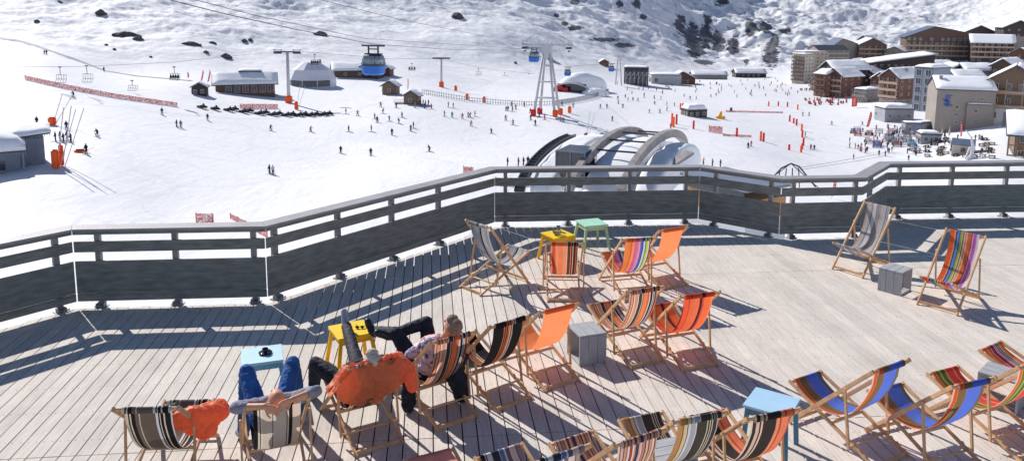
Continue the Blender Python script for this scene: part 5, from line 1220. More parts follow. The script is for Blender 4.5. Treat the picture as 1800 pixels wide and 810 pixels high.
MB().box((-2.6, -.02, .9), (2.4, .1, 1.4)).build('window', M_win, t); MB().box((-5.6, -1.2, .6), (.25, .25, 4.6)).build('post', W_blue, t); MB().box((.9, -1.2, .6), (.25, .25, 4.6)).build('post', W_blue, t)
MB().beam((-6.4, -1.9, -.4), (-4.6, -1.6, 2.6), .5, .5).build('strut', W_blue, t)
for px, py, lb, hh in ((67, 262, 'red feather flag beside the snow-roofed lift hut', 2.2), (63, 272, 'red padded barrier by the snow-roofed lift hut', 1.2)):
    t = empty('marker_flag', G(px, py), 0, lb, 'flag'); MB().box((0, 0, hh/2), (.55, .12, hh)).build('cloth', M_redc, t, bevel=.04); MB().tube([(-.3, 0, -.2), (-.3, 0, hh+.2)], .03, 5).build('pole', M_steel, t)
# ---- curved steel arches and snow vault just beyond the deck
M_arch = mat('grey_weathered_steel_arch', (.33, .30, .29), .6, .25, 1.5, bump=.2, bscale=4)
foot = PD(1022, 345, 62); apex = PD(1080, 237, 74); axis = (PD(1158, 242, 72.3)-apex); axis.z = 0; axn = axis.normalized(); span = Vector((-axn.y, axn.x, 0))
t = empty('arched_roof_building', (0, 0, 0), 0, 'grey steel arches over a snow-buried barrel roof just beyond the middle railing', 'building')
c0 = Vector((apex.x, apex.y, 0)); a_ = abs((Vector((foot.x, foot.y, 0))-c0).dot(span))*1.02+.4; hh = (apex.z-foot.z)*1.25; zb = apex.z-hh
t.location = c0+Vector((0, 0, zb))
def arch(o, a_, hh, w_, th, name, m_, k0=-1.0, k1=1.0, lat=False):
    mb = MB(); n_ = 26; pts = []
    for k in range(n_+1):
        s_ = k0+(k1-k0)*k/n_; an = math.pi/2*(1+s_)   # 0 near foot .. pi far foot
        pts.append(o-span*math.cos(an)*a_+Vector((0, 0, math.sin(an)*hh)))
    for p, q in zip(pts, pts[1:]):
        if lat:
            for s_ in (-1, 1): mb.beam(p+axn*s_*w_/2, q+axn*s_*w_/2, .12, .3)
            mb.beam(p+axn*w_/2, p-axn*w_/2, .1, .25); mb.beam(p+axn*w_/2, q-axn*w_/2, .07, .1)
        else: mb.beam(p, q+(q-p)*.04, w_, th)
    return mb.build(name, m_, t)
Z0 = Vector((0, 0, 0)); Lx = axis.length
arch(Z0, a_, hh, .55, .75, 'steel_arch', M_arch); arch(axn*Lx, a_, hh, .55, .75, 'steel_arch', M_arch)
for s_ in (-.30, -.12, .10, -.5, .4):
    an = math.pi/2*(1+s_); p = -span*math.cos(an)*a_+Vector((0, 0, math.sin(an)*hh)); MB().tube([p, p+axn*Lx], .09, 6).build('purlin', M_dsteel, t)
def vault(o0, o1, a_, hh, name, seed, n1=26, amp=.25):
    mb = MB(); vs = []; N2 = 16
    for i in range(N2+1):
        o = o0.lerp(o1, i/N2)
        for k in range(n1+1):
            an = math.pi*k/n1; e_ = min(i, N2-i)/N2; f_ = 1-.10*math.exp(-e_*14)
            p = o-span*math.cos(an)*a_*f_+Vector((0, 0, math.sin(an)*hh*f_)); q = p*.5+Vector((seed, 0, 0)); p += Vector((0, 0, amp*noise.noise(q))); vs.append(p)
    W_ = n1+1; fs = [(i*W_+k, i*W_+k+1, (i+1)*W_+k+1, (i+1)*W_+k) for i in range(N2) for k in range(n1)]
    fs += [tuple(range(n1, -1, -1)), tuple(N2*W_+k for k in range(n1+1))]
    return mb.add(vs, fs).build(name, M_roofsnow, t, smooth=True)
vault(axn*.25, axn*(Lx-.2), a_*.86, hh*.86, 'snow_roof', 2); vault(axn*(Lx+.2), axn*(Lx+2.3), a_*.80, hh*.78, 'snow_roof', 5)
vault(-axn*4.4, -axn*2.0, a_*.84, hh*.84, 'snow_roof', 8)
arch(-axn*4.9, a_*.86, hh*.84, .8, .3, 'lattice_arch', M_dsteel, k0=-.95, k1=.1, lat=True)
mb = MB(); mb.box((0, 0, 0), (2.6, 3.4, 3.0)); o = mb.build('glazed_porch', M_win, t); o.location = -axn*1.2-span*a_*.55+Vector((0, 0, hh*.55)); o.rotation_euler.z = math.atan2(axn.y, axn.x)
mb = MB()
for x in (-1.3, 0, 1.3):
    for z in (-1.5, 0, 1.5): mb.box((x, -1.74, z*.98), (.12, .1, .12)); 
    mb.box((x, -1.75, 0), (.1, .1, 3.0))
for z in (-1.5, -.2, 1.5): mb.box((0, -1.75, z), (2.7, .12, .1))
o2 = mb.build('porch_frame', W_blue, o)
MB().beam(axn*(Lx+1.9)-span*a_*.35+Vector((0, 0, hh*.55)), axn*(Lx+3.3)-span*a_*.15+Vector((0, 0, hh*.80)), .9, .25).build('canopy_slab', M_arch, t)
wl = MB(); q = PD(1212, 337, 58); q2 = PD(1292, 346, 54)
mb = MB(); d_ = (q2-q); d_.z = 0; d_ = d_.normalized(); nn = Vector((-d_.y, d_.x, 0))
tw = empty('timber_hall', q, math.atan2(d_.y, d_.x), 'low hall with orange timber cladding and a dark glazed front below the middle railing', 'hall')
Lw = (q2-q).length+1.5
MB().box((Lw/2-.5, 2, -3.9), (Lw+.1, 4, 6)).build('plinth', W_white, tw); MB().box((Lw/2-.5, 2, -.2), (Lw, 3.9, 1.3)).build('wall', mat('orange_timber_cladding', (.52, .27, .11), .6, .12, 2, stretch=(1, 1, 6)), tw); MB().box((Lw/2-.5, -.02, .8), (Lw*.9, .3, .7)).build('window', M_win, tw); rf = MB().box((Lw/2-.5, 2, 1.27), (Lw+.6, 4.6, .2)).build('roof', W_blue, tw)
# ================================================================== SMALL THINGS ON THE SNOW
SK = {}
def skier_mesh(pose, top, leg, helm):
    key = (pose, top.name, leg.name, helm.name)
    if key in SK: return SK[key]
    base = ('pose', pose)
    if base not in SK:
        c = []
        if pose == 0:    # upright
            c = [((-.13, 0, .08), .075, (-.11, -.02, .48), .09), ((-.11, -.02, .48), .09, (-.08, 0, .92), .11), ((.13, .03, .08), .075, (.11, -.02, .48), .09), ((.11, -.02, .48), .09, (.08, 0, .92), .11),
                 ((0, 0, .95), .16, (0, -.02, 1.35), .18), ((-.18, 0, 1.38), .08, (-.27, -.04, 1.10), .07), ((-.27, -.04, 1.10), .065, (-.22, -.22, .95), .06), ((.18, 0, 1.38), .08, (.27, -.04, 1.10), .07), ((.27, -.04, 1.10), .065, (.24, -.2, .92), .06), ((0, -.02, 1.45), .07, (0, -.03, 1.6), .08)]
            hd = (0, -.03, 1.64)
        elif pose == 1:  # crouched skiing
            c = [((-.17, .0, .08), .075, (-.16, -.16, .44), .09), ((-.16, -.16, .44), .095, (-.09, .12, .80), .11), ((.17, .0, .08), .075, (.16, -.16, .44), .09), ((.16, -.16, .44), .095, (.09, .12, .80), .11),
                 ((0, .12, .82), .16, (0, -.16, 1.18), .18), ((-.18, -.14, 1.2), .08, (-.34, -.16, 1.0), .07), ((-.34, -.16, 1.0), .065, (-.32, -.40, .9), .06), ((.18, -.14, 1.2), .08, (.34, -.16, 1.0), .07), ((.34, -.16, 1.0), .065, (.32, -.40, .9), .06), ((0, -.2, 1.28), .07, (0, -.26, 1.42), .08)]
            hd = (0, -.27, 1.46)
        elif pose == 2:  # striding / turning, one arm out
            c = [((-.20, .10, .08), .075, (-.16, .0, .46), .09), ((-.16, .0, .46), .095, (-.08, .04, .88), .11), ((.24, -.12, .08), .075, (.20, -.16, .46), .09), ((.20, -.16, .46), .095, (.08, .02, .88), .11),
                 ((0, .03, .9), .16, (.05, -.06, 1.30), .18), ((-.15, -.04, 1.32), .08, (-.42, .0, 1.15), .07), ((-.42, 0, 1.15), .065, (-.60, -.08, 1.0), .06), ((.22, -.06, 1.32), .08, (.36, -.12, 1.06), .07), ((.36, -.12, 1.06), .065, (.3, -.36, .96), .06), ((.05, -.06, 1.4), .07, (.06, -.1, 1.54), .08)]
            hd = (.06, -.1, 1.58)
        else:            # sitting on a lift or bench
            c = [((-.14, -.42, -.42), .07, (-.12, -.46, .02), .09), ((-.12, -.46, .02), .09, (-.09, 0, .08), .11), ((.14, -.42, -.42), .07, (.12, -.46, .02), .09), ((.12, -.46, .02), .09, (.09, 0, .08), .11),
                 ((0, 0, .12), .16, (0, .02, .55), .18), ((-.18, 0, .55), .08, (-.27, -.1, .3), .07), ((-.27, -.1, .3), .065, (-.2, -.35, .25), .06), ((.18, 0, .55), .08, (.27, -.1, .3), .07), ((.27, -.1, .3), .065, (.2, -.35, .25), .06), ((0, 0, .65), .07, (0, -.02, .78), .08)]
            hd = (0, -.03, .84)
        me = blob('skier', c, .055, [M_dark], ells=[(Vector(hd), (.115, .125, .135))], smooth_it=2); SK[base] = (me, hd, .93 if pose < 3 else .15)
        if pose == 1: SK[base] = (me, hd, .86)
    me, hd, wz = SK[base]; me = me.copy(); me.materials.clear()
    for q in (leg, top, helm, M_skin): me.materials.append(q)
    mi = []
    for p in me.polygons:
        c_ = p.center
        if c_.z > hd[2]-.10 and (Vector(hd)-c_).length < .2: mi.append(3 if (c_.y < hd[1]-.07 and c_.z < hd[2]+.02) else 2)
        elif pose == 3: mi.append(1 if (c_.z > .2 and c_.y > -.4) else 0)
        else: mi.append(1 if c_.z > wz-.02 else 0)
    me.polygons.foreach_set('material_index', mi); SK[key] = me; return me
TOPS = [('dark', mat('dark_jacket', (.03, .035, .05), .7, .2, 6)), ('black', mat('black_jacket', (.015, .015, .02), .7, .2, 6)), ('navy', mat('navy_jacket', (.03, .05, .14), .7, .2, 6)), ('red', mat('red_jacket', (.45, .05, .05), .7, .15, 6)),
        ('grey', mat('grey_jacket', (.18, .18, .2), .7, .2, 6)), ('orange', mat('orange_jacket', (.65, .18, .06), .7, .15, 6)), ('teal', mat('teal_jacket', (.05, .22, .25), .7, .2, 6)), ('pink', mat('pink_jacket', (.55, .14, .22), .7, .2, 6)), ('white', mat('white_jacket', (.6, .6, .62), .7, .1, 6))]
TM = dict(TOPS); HELM = [TM['black'], TM['white'], TM['grey'], TM['red']]
ski_mb = MB()
for s_ in (0,): ski_mb.add([(s_*.13-.05, -.75, .02), (s_*.13+.05, -.75, .02), (s_*.13+.05, .75, .02), (s_*.13-.05, .75, .02), (s_*.13-.05, -.75, .05), (s_*.13+.05, -.75, .05), (s_*.13+.05, .75, .05), (s_*.13-.05, .75, .05), (s_*.13-.04, -.9, .14), (s_*.13+.04, -.9, .14)],
    [(3, 2, 1, 0), (4, 5, 6, 7), (1, 2, 6, 5), (2, 3, 7, 6), (3, 0, 4, 7), (0, 1, 9, 8), (1, 5, 9), (5, 4, 8, 9), (4, 0, 8)])
SKI = ski_mb.mesh('ski', TM['grey']); 
POLE = [MB().tube([(q*.3, -.25, .95), (q*.42, .15, .02)], .018, 5).mesh('ski_pole', TM['black']) for q in (-1, 1)]
rs = random.Random(21); NSK = 0
def skier(P, label=None, group=None, pose=None, top=None, rz=None, skis=True, poles=False, scale=1.0, leg=None):
    global NSK
    pose = rs.choice((0, 0, 1, 2)) if pose is None else pose
    top = top or rs.choice(('dark', 'black', 'navy', 'dark', 'black', 'red', 'grey', 'teal', 'orange', 'pink', 'white', 'dark'))
    legm = TM[leg] if leg else TM[rs.choice(('black', 'dark', 'grey', 'navy', 'black'))]
    me = skier_mesh(pose, TM[top], legm, rs.choice(HELM)); NSK += 1
    t = bpy.data.objects.new('person', me); COL.objects.link(t); t.location = P; t.rotation_euler.z = rs.uniform(0, 6.28) if rz is None else rz; t.scale = (scale,)*3
    tag(t, label % top if label and '%s' in label else label, 'skier' if skis else 'person', group)
    if skis:
        for s_ in (-1, 1): link('ski', SKI, t, (s_*.13, 0, 0))
    if poles:
        for s_ in (0, 1): link('ski_pole', POLE[s_], t)
    return t
# nearer skiers, one label each
NEAR = [(474, 306, 'black', 'skier in a black jacket, left one of the pair nearest the left railing'), (480, 307, 'white', 'skier in a pale jacket, right one of the pair nearest the left railing'), (599, 270, 'black', 'lone black skier left of the pair of lone skiers in mid piste'),
 (652, 274, 'dark', 'lone dark skier in mid piste, right of the other lone black skier'), (755, 267, 'black', 'crouching skier leaning left in mid piste'), (864, 235, 'black', 'skier turning with bent knees, left of the white pylon base'),
 (892, 293, 'black', 'person in black standing just beyond the railing corner in the middle'), (911, 293, 'red', 'person in red beyond the middle railing'), (920, 292, 'black', 'person in black right of the one in red beyond the middle railing'),
 (928, 290, 'navy', 'tall person standing left of the group by the lattice arch'), (937, 291, 'dark', 'left person of the tight group by the lattice arch'), (942, 292, 'black', 'right person of the tight group by the lattice arch'),
 (171, 240, 'black', 'skier sliding right of the lift queue on the left slope'), (152, 271, 'black', 'rescuer on skis pulling an orange sled on the left slope'), (65, 220, 'dark', 'lone skier above the snow-roofed lift hut'),
 (98, 249, 'black', 'leftmost skier in the lift queue on the left slope'), (106, 248, 'grey', 'second skier from the left in the lift queue'), (112, 251, 'dark', 'third skier from the left in the lift queue'), (118, 247, 'navy', 'fourth skier from the left in the lift queue'), (125, 251, 'navy', 'rightmost skier in the lift queue on the left slope'), (117, 228, 'black', 'skier standing above the lift queue'),
 (129, 171, 'black', 'skier gliding across the red net on the left slope'), (285, 202, 'black', 'lone skier below the tiny dark hut, left one'), (311, 224, 'black', 'left skier of the pair below the red net'), (318, 225, 'grey', 'right skier of the pair below the red net'), (365, 212, 'black', 'lone skier just below the leftmost snowmobile'),
 (1315, 261, 'dark', 'left skier of the pair right of the arched roof'), (1320, 258, 'red', 'right skier of the pair right of the arched roof'), (1236, 290, 'orange', 'person in orange with an arm stretched out beyond the middle railing'), (1252, 293, 'grey', 'left person beyond the railing right of the one in orange'), (1266, 294, 'dark', 'right person beyond the railing right of the one in orange'),
 (1425, 263, 'black', 'left one of two people standing together right of the slalom posts'), (1431, 264, 'black', 'right one of two people standing together right of the slalom posts'), (1500, 281, 'dark', 'lone person walking below the ski rack crowd'), (828, 222, 'pink', 'skier in pink with legs apart in mid piste'),
 (689, 238, 'dark', 'skier nearest the camera in the loose group below the small golden huts'), (941, 221, 'dark', 'skier just below the white pylon base'), (1076, 213, 'black', 'skier above the curved arches'),
 (78, 97, 'black', 'left one of two walkers on the track high on the left slope'), (82, 97, 'dark', 'right one of two walkers on the track high on the left slope'), (183, 127, 'black', 'lone walker where the track crosses the blue slope')]
for px, py, tp, lb in NEAR:
    pose = 1 if ('crouch' in lb or 'bent' in lb or 'gliding' in lb or 'sliding' in lb) else (2 if ('arm' in lb or 'apart' in lb or 'walking' in lb) else 0)
    walk = 'person' in lb or 'walker' in lb
    skier(G(px, py), lb, None, pose, tp, rs.uniform(-1, 1)+(.0 if not walk else 1), not walk, not walk)
MID = [(476,230),(546,232),(612.6,232),(652.6,232),(722,231),(727,226),(608,201),(629,204),(659,210),(663,215.6),(684.6,213.5),(701.5,217.6),(707,207),(669.5,189),(673,200),(696.5,190),(729.5,190),(746.7,191),(758.5,192),
 (739,186),(744,185),(748,186),(753,185),(788,189),(797,190),(781,205),(794.7,206.7),(812.7,209),(822.8,206.7),(826,206.7),(834.7,205),(889,212),(902,220),(889.8,195),(893,195.7),(901,196),(899.5,187),(906.7,193),(921.5,188),(932,199),(933,211.7),(948,206.7),(957.6,211),(985,214),(990.5,215),
 (988,187),(1007.4,189),(1055,191),(1066.7,191),(1065,170),(1086,175.5),(1087,183),(1103.7,178.5),(1112.6,177),(1121.5,178.5),(1094.8,189.8),(1132,172),(1150,174),(1150.5,184),(1161.5,175.6),(1141,198.7),(1160,199),(1172,186),(1172,195),(1185.8,187),(1213,175),(1164.4,163.7),(1179,226),(1411,204),(1422,204),(1462,220),(1493.5,260),(1516,220.5),(1415,241),(620,132),(625,133)]
for px, py in MID:
    reg = 'on the open piste left of the white pylon' if px < 945 else ('between the white pylon and the curved arches' if px < 1180 else 'on the piste beside the slalom posts')
    tp = rs.choice(('dark', 'black', 'navy', 'dark', 'red', 'grey', 'teal', 'pink'))
    skier(G(px, py), 'small skier in a %s jacket ' % tp+reg, 'skiers scattered over the piste', None, tp, None, True, True)
for k in range(105):   # the crowd far down the piste
    px = rs.uniform(1085, 1425); py = rs.triangular(137, 180, 150)
    if px > 1395: py = max(py, 160)
    skier(G(px, py), 'tiny distant skier in the crowd at the far end of the piste', 'distant skiers in front of the village', None, None, None, False)
for k in range(28):    # red terrace at the foot of the village
    px = rs.uniform(1408, 1490); py = rs.uniform(174, 186)
    skier(G(px, py), 'tiny person on the crowded terrace below the red brown chalets', 'people on the village terrace', rs.choice((0, 2)), rs.choice(('red', 'red', 'dark', 'black', 'pink')), None, False)
for k in range(52):    # around the ski racks
    px = rs.gauss(1560, 26); py = rs.gauss(250, 11)
    if py > 277: continue
    skier(G(px, py), 'small person in the crowd among the ski racks', 'crowd among the ski racks', rs.choice((0, 0, 2)), None, None, False)
for k, (px, py) in enumerate(((1503, 262), (1508, 263), (1514, 268), (1521, 270), (1524, 267), (1545, 274), (1556, 275), (1597, 283))):
    skier(G(px, py), 'small person at the near edge of the ski rack crowd', 'people in front of the ski racks', 0, None, None, False)
for cx_, D, n_ in ((306, 205, 4), (553, 245, 4), (724, 300, 3)):
    cc = [c_ for c_ in CHL if c_[0] == cx_][0]; p0 = PD(cx_, cc[1], D)
    for k in range(n_):
        q = p0+Vector(((-1.0+2.0*k/(n_-1))*.95, 0, -cc[3]*.84+.05)); skier(q, 'dark rider sitting on the lift chair '+('left of the long restaurant' if cx_ == 306 else 'above the domed hall' if cx_ == 553 else 'left of the farther pylon'), 'riders on the chairlift', 3, 'black', 0, False)
# sled, snowmobiles, rocks, nets, posts
t = empty('rescue_sled', G(141, 268), R(100), 'orange rescue sled pulled by the skier on the left slope', 'sled'); MB().prism([(-.3, -.9), (.3, -.9), (.35, .7), (0, 1.0), (-.35, .7)], .05, .38).build('hull', M_orange, t, bevel=.08); MB().tube([(-.2, -.9, .3), (0, -2.2, .8)], .03, 5).tube([(.2, -.9, .3), (0, -2.2, .8)], .03, 5).build('shaft', M_orange, t); MB().box((0, 0, .45), (.4, 1.2, .2)).build('load', M_dark, t, bevel=.05)
def snowmobile(P, rz):
    t = empty('snowmobile', P, rz, 'black snowmobile in the long parked row below the red net', 'snowmobile', 'parked row of black snowmobiles')
    MB().prism([(-.42, -1.5), (.42, -1.5), (.5, -.4), (.4, .2), (-.4, .2), (-.5, -.4)], .25, lambda x, y: .62 if y < -1 else .95).build('cowl', M_dark, t, bevel=.05)
    MB().box((0, .75, .62), (.42, 1.5, .34)).build('seat', TM['grey'], t, bevel=.06); MB().box((0, .6, .25), (.5, 2.2, .32)).build('track', M_dsteel, t, bevel=.08)
    MB().hexa([(-.3, -.75, .9), (.3, -.75, .9), (.28, -.6, .9), (-.28, -.6, .9), (-.26, -.5, 1.35), (.26, -.5, 1.35), (.24, -.45, 1.35), (-.24, -.45, 1.35)]).build('windscreen', M_win, t); MB().tube([(-.4, -.3, 1.12), (.4, -.3, 1.12)], .03, 5).build('handlebar', M_dsteel, t)
    for s_ in (-1, 1): MB().box((s_*.5, -1.1, .06), (.14, 1.1, .07)).build('ski', TM['grey'], t)
    return t
sm0 = None; ns = 0
rowp = [(359, 191), (382, 194), (406, 196), (432, 199), (460, 202), (484, 204), (508, 205), (530, 205), (550, 205), (572, 204)]
for i, (px, py) in enumerate(rowp):
    for k in range(2 if i > 1 else 1):
        P = G(px+9*k-4, py-1.5*k)
        if sm0 is None: sm0 = snowmobile(P, R(70)); o = sm0
        else: o = copy_tree(sm0); o.location = P; o.rotation_euler.z = R(70+rs.uniform(-8, 8))
M_rock = mat('dark_lichen_rock', (.075, .072, .07), .9, .45, .6, bump=.6, bscale=2.5)
RK = [(222, 64, 29, 6, 'long dark rock outcrop, largest on the blue upper left slope'), (243, 70, 10, 4, 'small rock at the right tip of the long outcrop'), (335, 79, 20, 4, 'flat dark rock right of the long outcrop'), (373, 77, 8, 3, 'small rock right of the flat dark rock'), (397, 102, 10, 6, 'rounded rock above the red flags'), (177, 25, 9, 6, 'round boulder near the top left'), (65, 39, 5, 3, 'small boulder at the far upper left'),
      (187, 80, 4, 2, 'small dark stone left of the long outcrop'), (201, 88, 3, 2.5, 'tiny dark stone under the long outcrop'), (265, 101, 3, 2, 'tiny stone at the foot of the blue slope'), (430, 74, 5, 4, 'left one of two rocks above the long restaurant'), (440, 71, 4, 3, 'right one of two rocks above the long restaurant'), (362, 93, 5, 3, 'small rock left of the rounded rock'),
      (563, 62, 13, 5, 'flat dark rock above the domed hall'), (804, 32, 12, 7, 'lone dark boulder high up left of the white pylon'), (967, 105, 6, 9, 'upright dark rock right behind the white pylon'), (906, 112, 3, 3, 'tiny dark rock left of the white pylon'), (105, 5, 5, 2, 'thin rock strip at the top left')]
for i, (px, py, hw_, hh_, lb) in enumerate(RK):
    P = G(px, py, True); k_ = P.y/F; a0, b0 = hw_*k_, hh_*k_*1.2
    me = blob('rock', [], max(a0/9, .12), M_rock, ells=[(Vector((0, 0, 0)), (a0*.7, b0*1.3, b0)), (Vector((a0*.5, b0*.2, -b0*.2)), (a0*.5, b0, b0*.6)), (Vector((-a0*.5, 0, b0*.1)), (a0*.45, b0, b0*.55))], smooth_it=1, flat=True)
    crumple(me, b0*.22, 1.2/b0, i, False); tag(link('rock', me, None, P+Vector((0, 0, b0*.15))), lb, 'rock', 'dark rocks on the upper slopes')
M_net = bpy.data.materials.new('red_safety_net'); M_net.use_nodes = True
n = M_net.node_tree.nodes; l = M_net.node_tree.links; b = n['Principled BSDF']; b.inputs['Base Color'].default_value = (.62, .08, .07, 1); b.inputs['Roughness'].default_value = .8
tcx = n.new('ShaderNodeTexCoord'); nz = n.new('ShaderNodeTexNoise'); nz.inputs['Scale'].default_value = 3.5; l.new(tcx.outputs['Object'], nz.inputs['Vector'])
trn = n.new('ShaderNodeBsdfTransparent'); mxs = n.new('ShaderNodeMixShader'); mr = n.new('ShaderNodeMapRange'); mr.inputs[1].default_value = .42; mr.inputs[2].default_value = .6; mr.inputs[3].default_value = .35; mr.inputs[4].default_value = .75; l.new(nz.outputs[0], mr.inputs[0]); l.new(mr.outputs[0], mxs.inputs[0])
l.new(b.outputs[0], mxs.inputs[1]); l.new(trn.outputs[0], mxs.inputs[2]); l.new(mxs.outputs[0], n['Material Output'].inputs[0])
def net(pts, h_, label, m_=None, step=1.2, name='safety_net', post=None):
    W3 = []
    for (x0_, y0_), (x1_, y1_) in zip(pts, pts[1:]):
        for k in range(12): W3.append(G(x0_+(x1_-x0_)*k/12, y0_+(y1_-y0_)*k/12))
    W3.append(G(*pts[-1])); t = empty(name, W3[0], 0, label, 'fence' if name != 'safety_net' else 'net'); o0 = W3[0]
    mb = MB()
    for a_, b_ in zip(W3, W3[1:]):
        a_ = a_-o0; b_ = b_-o0; d_ = (b_-a_).normalized(); nn = Vector((-d_.y, d_.x, 0))*.02
        mb.hexa([a_-nn, b_-nn, b_+nn, a_+nn]+[q+Vector((0, 0, h_)) for q in (a_-nn, b_-nn, b_+nn, a_+nn)])
    mb.build('netting', m_ or M_net, t)
    acc = 99
    for i_, q in enumerate(W3):
        if i_ and (q-W3[i_-1]).length+acc < step: acc += (q-W3[i_-1]).length; continue
        acc = 0; MB().tube([(q-o0)+Vector((0, 0, -.2)), (q-o0)+Vector((0, 0, h_*1.12))], .05, 5).build('post', post or M_redc, t)
    return t
net([(44, 140), (110, 155), (200, 172), (312, 188)], 1.1, 'long red safety net crossing the left slope diagonally', step=6)
net([(422, 191), (489, 191)], 1.3, 'red safety net behind the row of snowmobiles', step=4)
net([(1246, 232), (1270, 234)], 1.9, 'short red banner net below the snow-roofed play hut', step=3)
net([(1271, 239), (1321, 241)], .6, 'low red net between two slalom posts', step=5)
net([(1276, 197), (1376, 199)], .6, 'long low red net behind the slalom area', step=6)
net([(1395, 318), (1460, 318), (1500, 316)], 1.1, 'red net seen through the right railing gap', step=3)
net([(815, 309), (832, 311)], 1.6, 'red barrier sign beyond the diagonal railing', step=1.5)
net([(870, 325), (905, 327), (935, 324)], 1.2, 'red net seen through the middle railing gap', step=2.5)
net([(345, 391), (376, 392)], 1.2, 'small red banner beyond the left railing', step=2)
net([(405, 384), (432, 398), (470, 418)], .7, 'thin red net running behind the left railing corner', step=2.5)
M_mesh = mat('grey_fence_slats', (.30, .31, .35), .6, .25, 4)
W3 = [G(x, y) for x, y in ((742, 166), (780, 172), (830, 180), (880, 184), (930, 187), (975, 186), (1010, 180), (1045, 172), (1070, 163))]
t = empty('picket_fence', W3[0], 0, 'long curved grey picket fence between the small golden huts and the snow mound', 'fence'); mb = MB(); mb2 = MB()
for a_, b_ in zip(W3, W3[1:]):
    L_ = (b_-a_).length; nn_ = int(L_/.85)
    for k in range(nn_):
        q = a_.lerp(b_, k/nn_)-W3[0]; mb.box((q.x, q.y, q.z+.8), (.16, .07, 1.9))
    mb2.beam(a_-W3[0]+Vector((0, 0, 1.4)), b_-W3[0]+Vector((0, 0, 1.4)), .07, .12); mb2.beam(a_-W3[0]+Vector((0, 0, .5)), b_-W3[0]+Vector((0, 0, .5)), .07, .12)
mb.build('pickets', M_mesh, t); mb2.build('rails', M_mesh, t)
SP = [(1181, 222, 5), (1189, 219, 4), (1200, 193, 3), (1196, 193, 3), (1219, 227, 3.2), (1295, 240, 3.2), (1337, 248, 3.6), (1342, 249, 3.2), (1387, 264, 2), (1408, 268, 2.4), (1412, 256, 3), (1410, 242, 3), (1409, 230, 3), (1400, 221, 3), (1388, 214, 3), (1402, 193, 2.8), (1384, 188, 2.6), (1368, 187, 2.6), (1351, 187, 2.6), (1410, 262, 2), (1395, 217, 2.4), (1184, 224, 4)]
sp0 = MB().tube([(0, 0, -.2), (0, 0, 1)], [.32, .32], 8).mesh('slalom_post', M_redc); sp1 = MB().tube([(0, 0, -.2), (0, 0, 1)], [.36, .32], 8).mesh('slalom_post', M_orange)
for i, (px, py, h_) in enumerate(SP):
    o = link('slalom_post', sp0 if i % 3 else sp1, None, G(px, py)); o.scale = (1, 1, h_*.8); tag(o, 'red or orange padded post marking the slow zone on the right piste', 'post', 'padded posts around the slow zone')
def feather(px, py, D, h_, label, lean=.12, m_=None, w_=.55, onG=True):
    P = G(px, py) if onG else PD(px, py, D); t = empty('feather_flag', P, 0, label, 'flag')
    prof = [(0, .5), (w_*.9, .7), (w_, h_*.5), (w_*.9, h_*.8), (w_*.4, h_*.97), (0, h_)]
    mb = MB(); n_ = len(prof); P_ = [(x+lean*z, s_*.012, z) for s_ in (-1, 1) for x, z in prof]; mb.add(P_, [tuple(range(n_-1, -1, -1)), tuple(range(n_, 2*n_))]+[(i, (i+1) % n_, n_+(i+1) % n_, n_+i) for i in range(n_)]); mb.build('cloth', m_ or M_redc, t)
    MB().tube([(0, 0, -.3), (lean*h_, 0, h_)], .025, 5).build('pole', M_steel, t); 
    mb = MB()
    for k in range(5): mb.box((w_*.45+lean*(h_*(.25+.13*k)), -.018, h_*(.25+.13*k)), (w_*.35, .006, h_*.06))
    mb.build('white_lettering_marks', M_white, t); return t
feather(1461, 350, 66, 3.7, 'red feather flag standing beyond the right railing', .09, onG=True)
feather(352, 146, 0, 4.2, 'left pale red feather flag beside the tiny dark hut', .25); feather(364, 147, 0, 4.4, 'right pale red feather flag beside the tiny dark hut', .25); feather(330, 140, 0, 2.6, 'short red banner left of the feather flags', 0)
feather(692, 160, 0, 4.5, 'thin orange pole banner right of the left golden hut', .05, M_orange, .35); feather(716, 160, 0, 4.5, 'thin orange pole banner above the right golden hut', .05, M_orange, .35); feather(1522, 226, 0, 6.0, 'tall red feather flag left of the ski racks', .2, None, 1.0); feather(1688, 243, 0, 5.0, 'red feather flag on the terrace before the beige block', -.05); feather(1497, 190, 0, 5, 'red pyramid banner at the right end of the village terrace', -.02, None, 2.4)
# play hut with the yellow inflatable
t = house('play_hut', 'small dark hut almost buried by a thick snow roof in the slow zone', 'hut', at_(1226, 206, 285), 14, 7.5, 6, 2.4, 'flat', wall=W_dark, floors=1, cols=3, snow=1.9, seed=71)
me = blob('inflatable', [((0, 0, .3), .9, (0, 0, 1.3), .7), ((-1.2, 0, .4), .5, (1.4, 0, .4), .5), ((0, 0, 1.6), .5, (.2, 0, 2.3), .45)], .12, mat('yellow_vinyl', (240, 176, 24), .4, .08, 2), smooth_it=3); tag(link('inflatable', me, None, G(1266, 209)), 'yellow inflatable toy beside the snow-buried play hut', 'inflatable')
me = blob('inflatable', [((0, 0, .3), .6, (0, 0, 1.2), .45)], .12, mat('blue_vinyl', (40, 60, 130), .4, .08, 2), smooth_it=3); tag(link('inflatable', me, None, G(1285, 196)), 'small dark blue inflatable right of the play hut', 'inflatable')
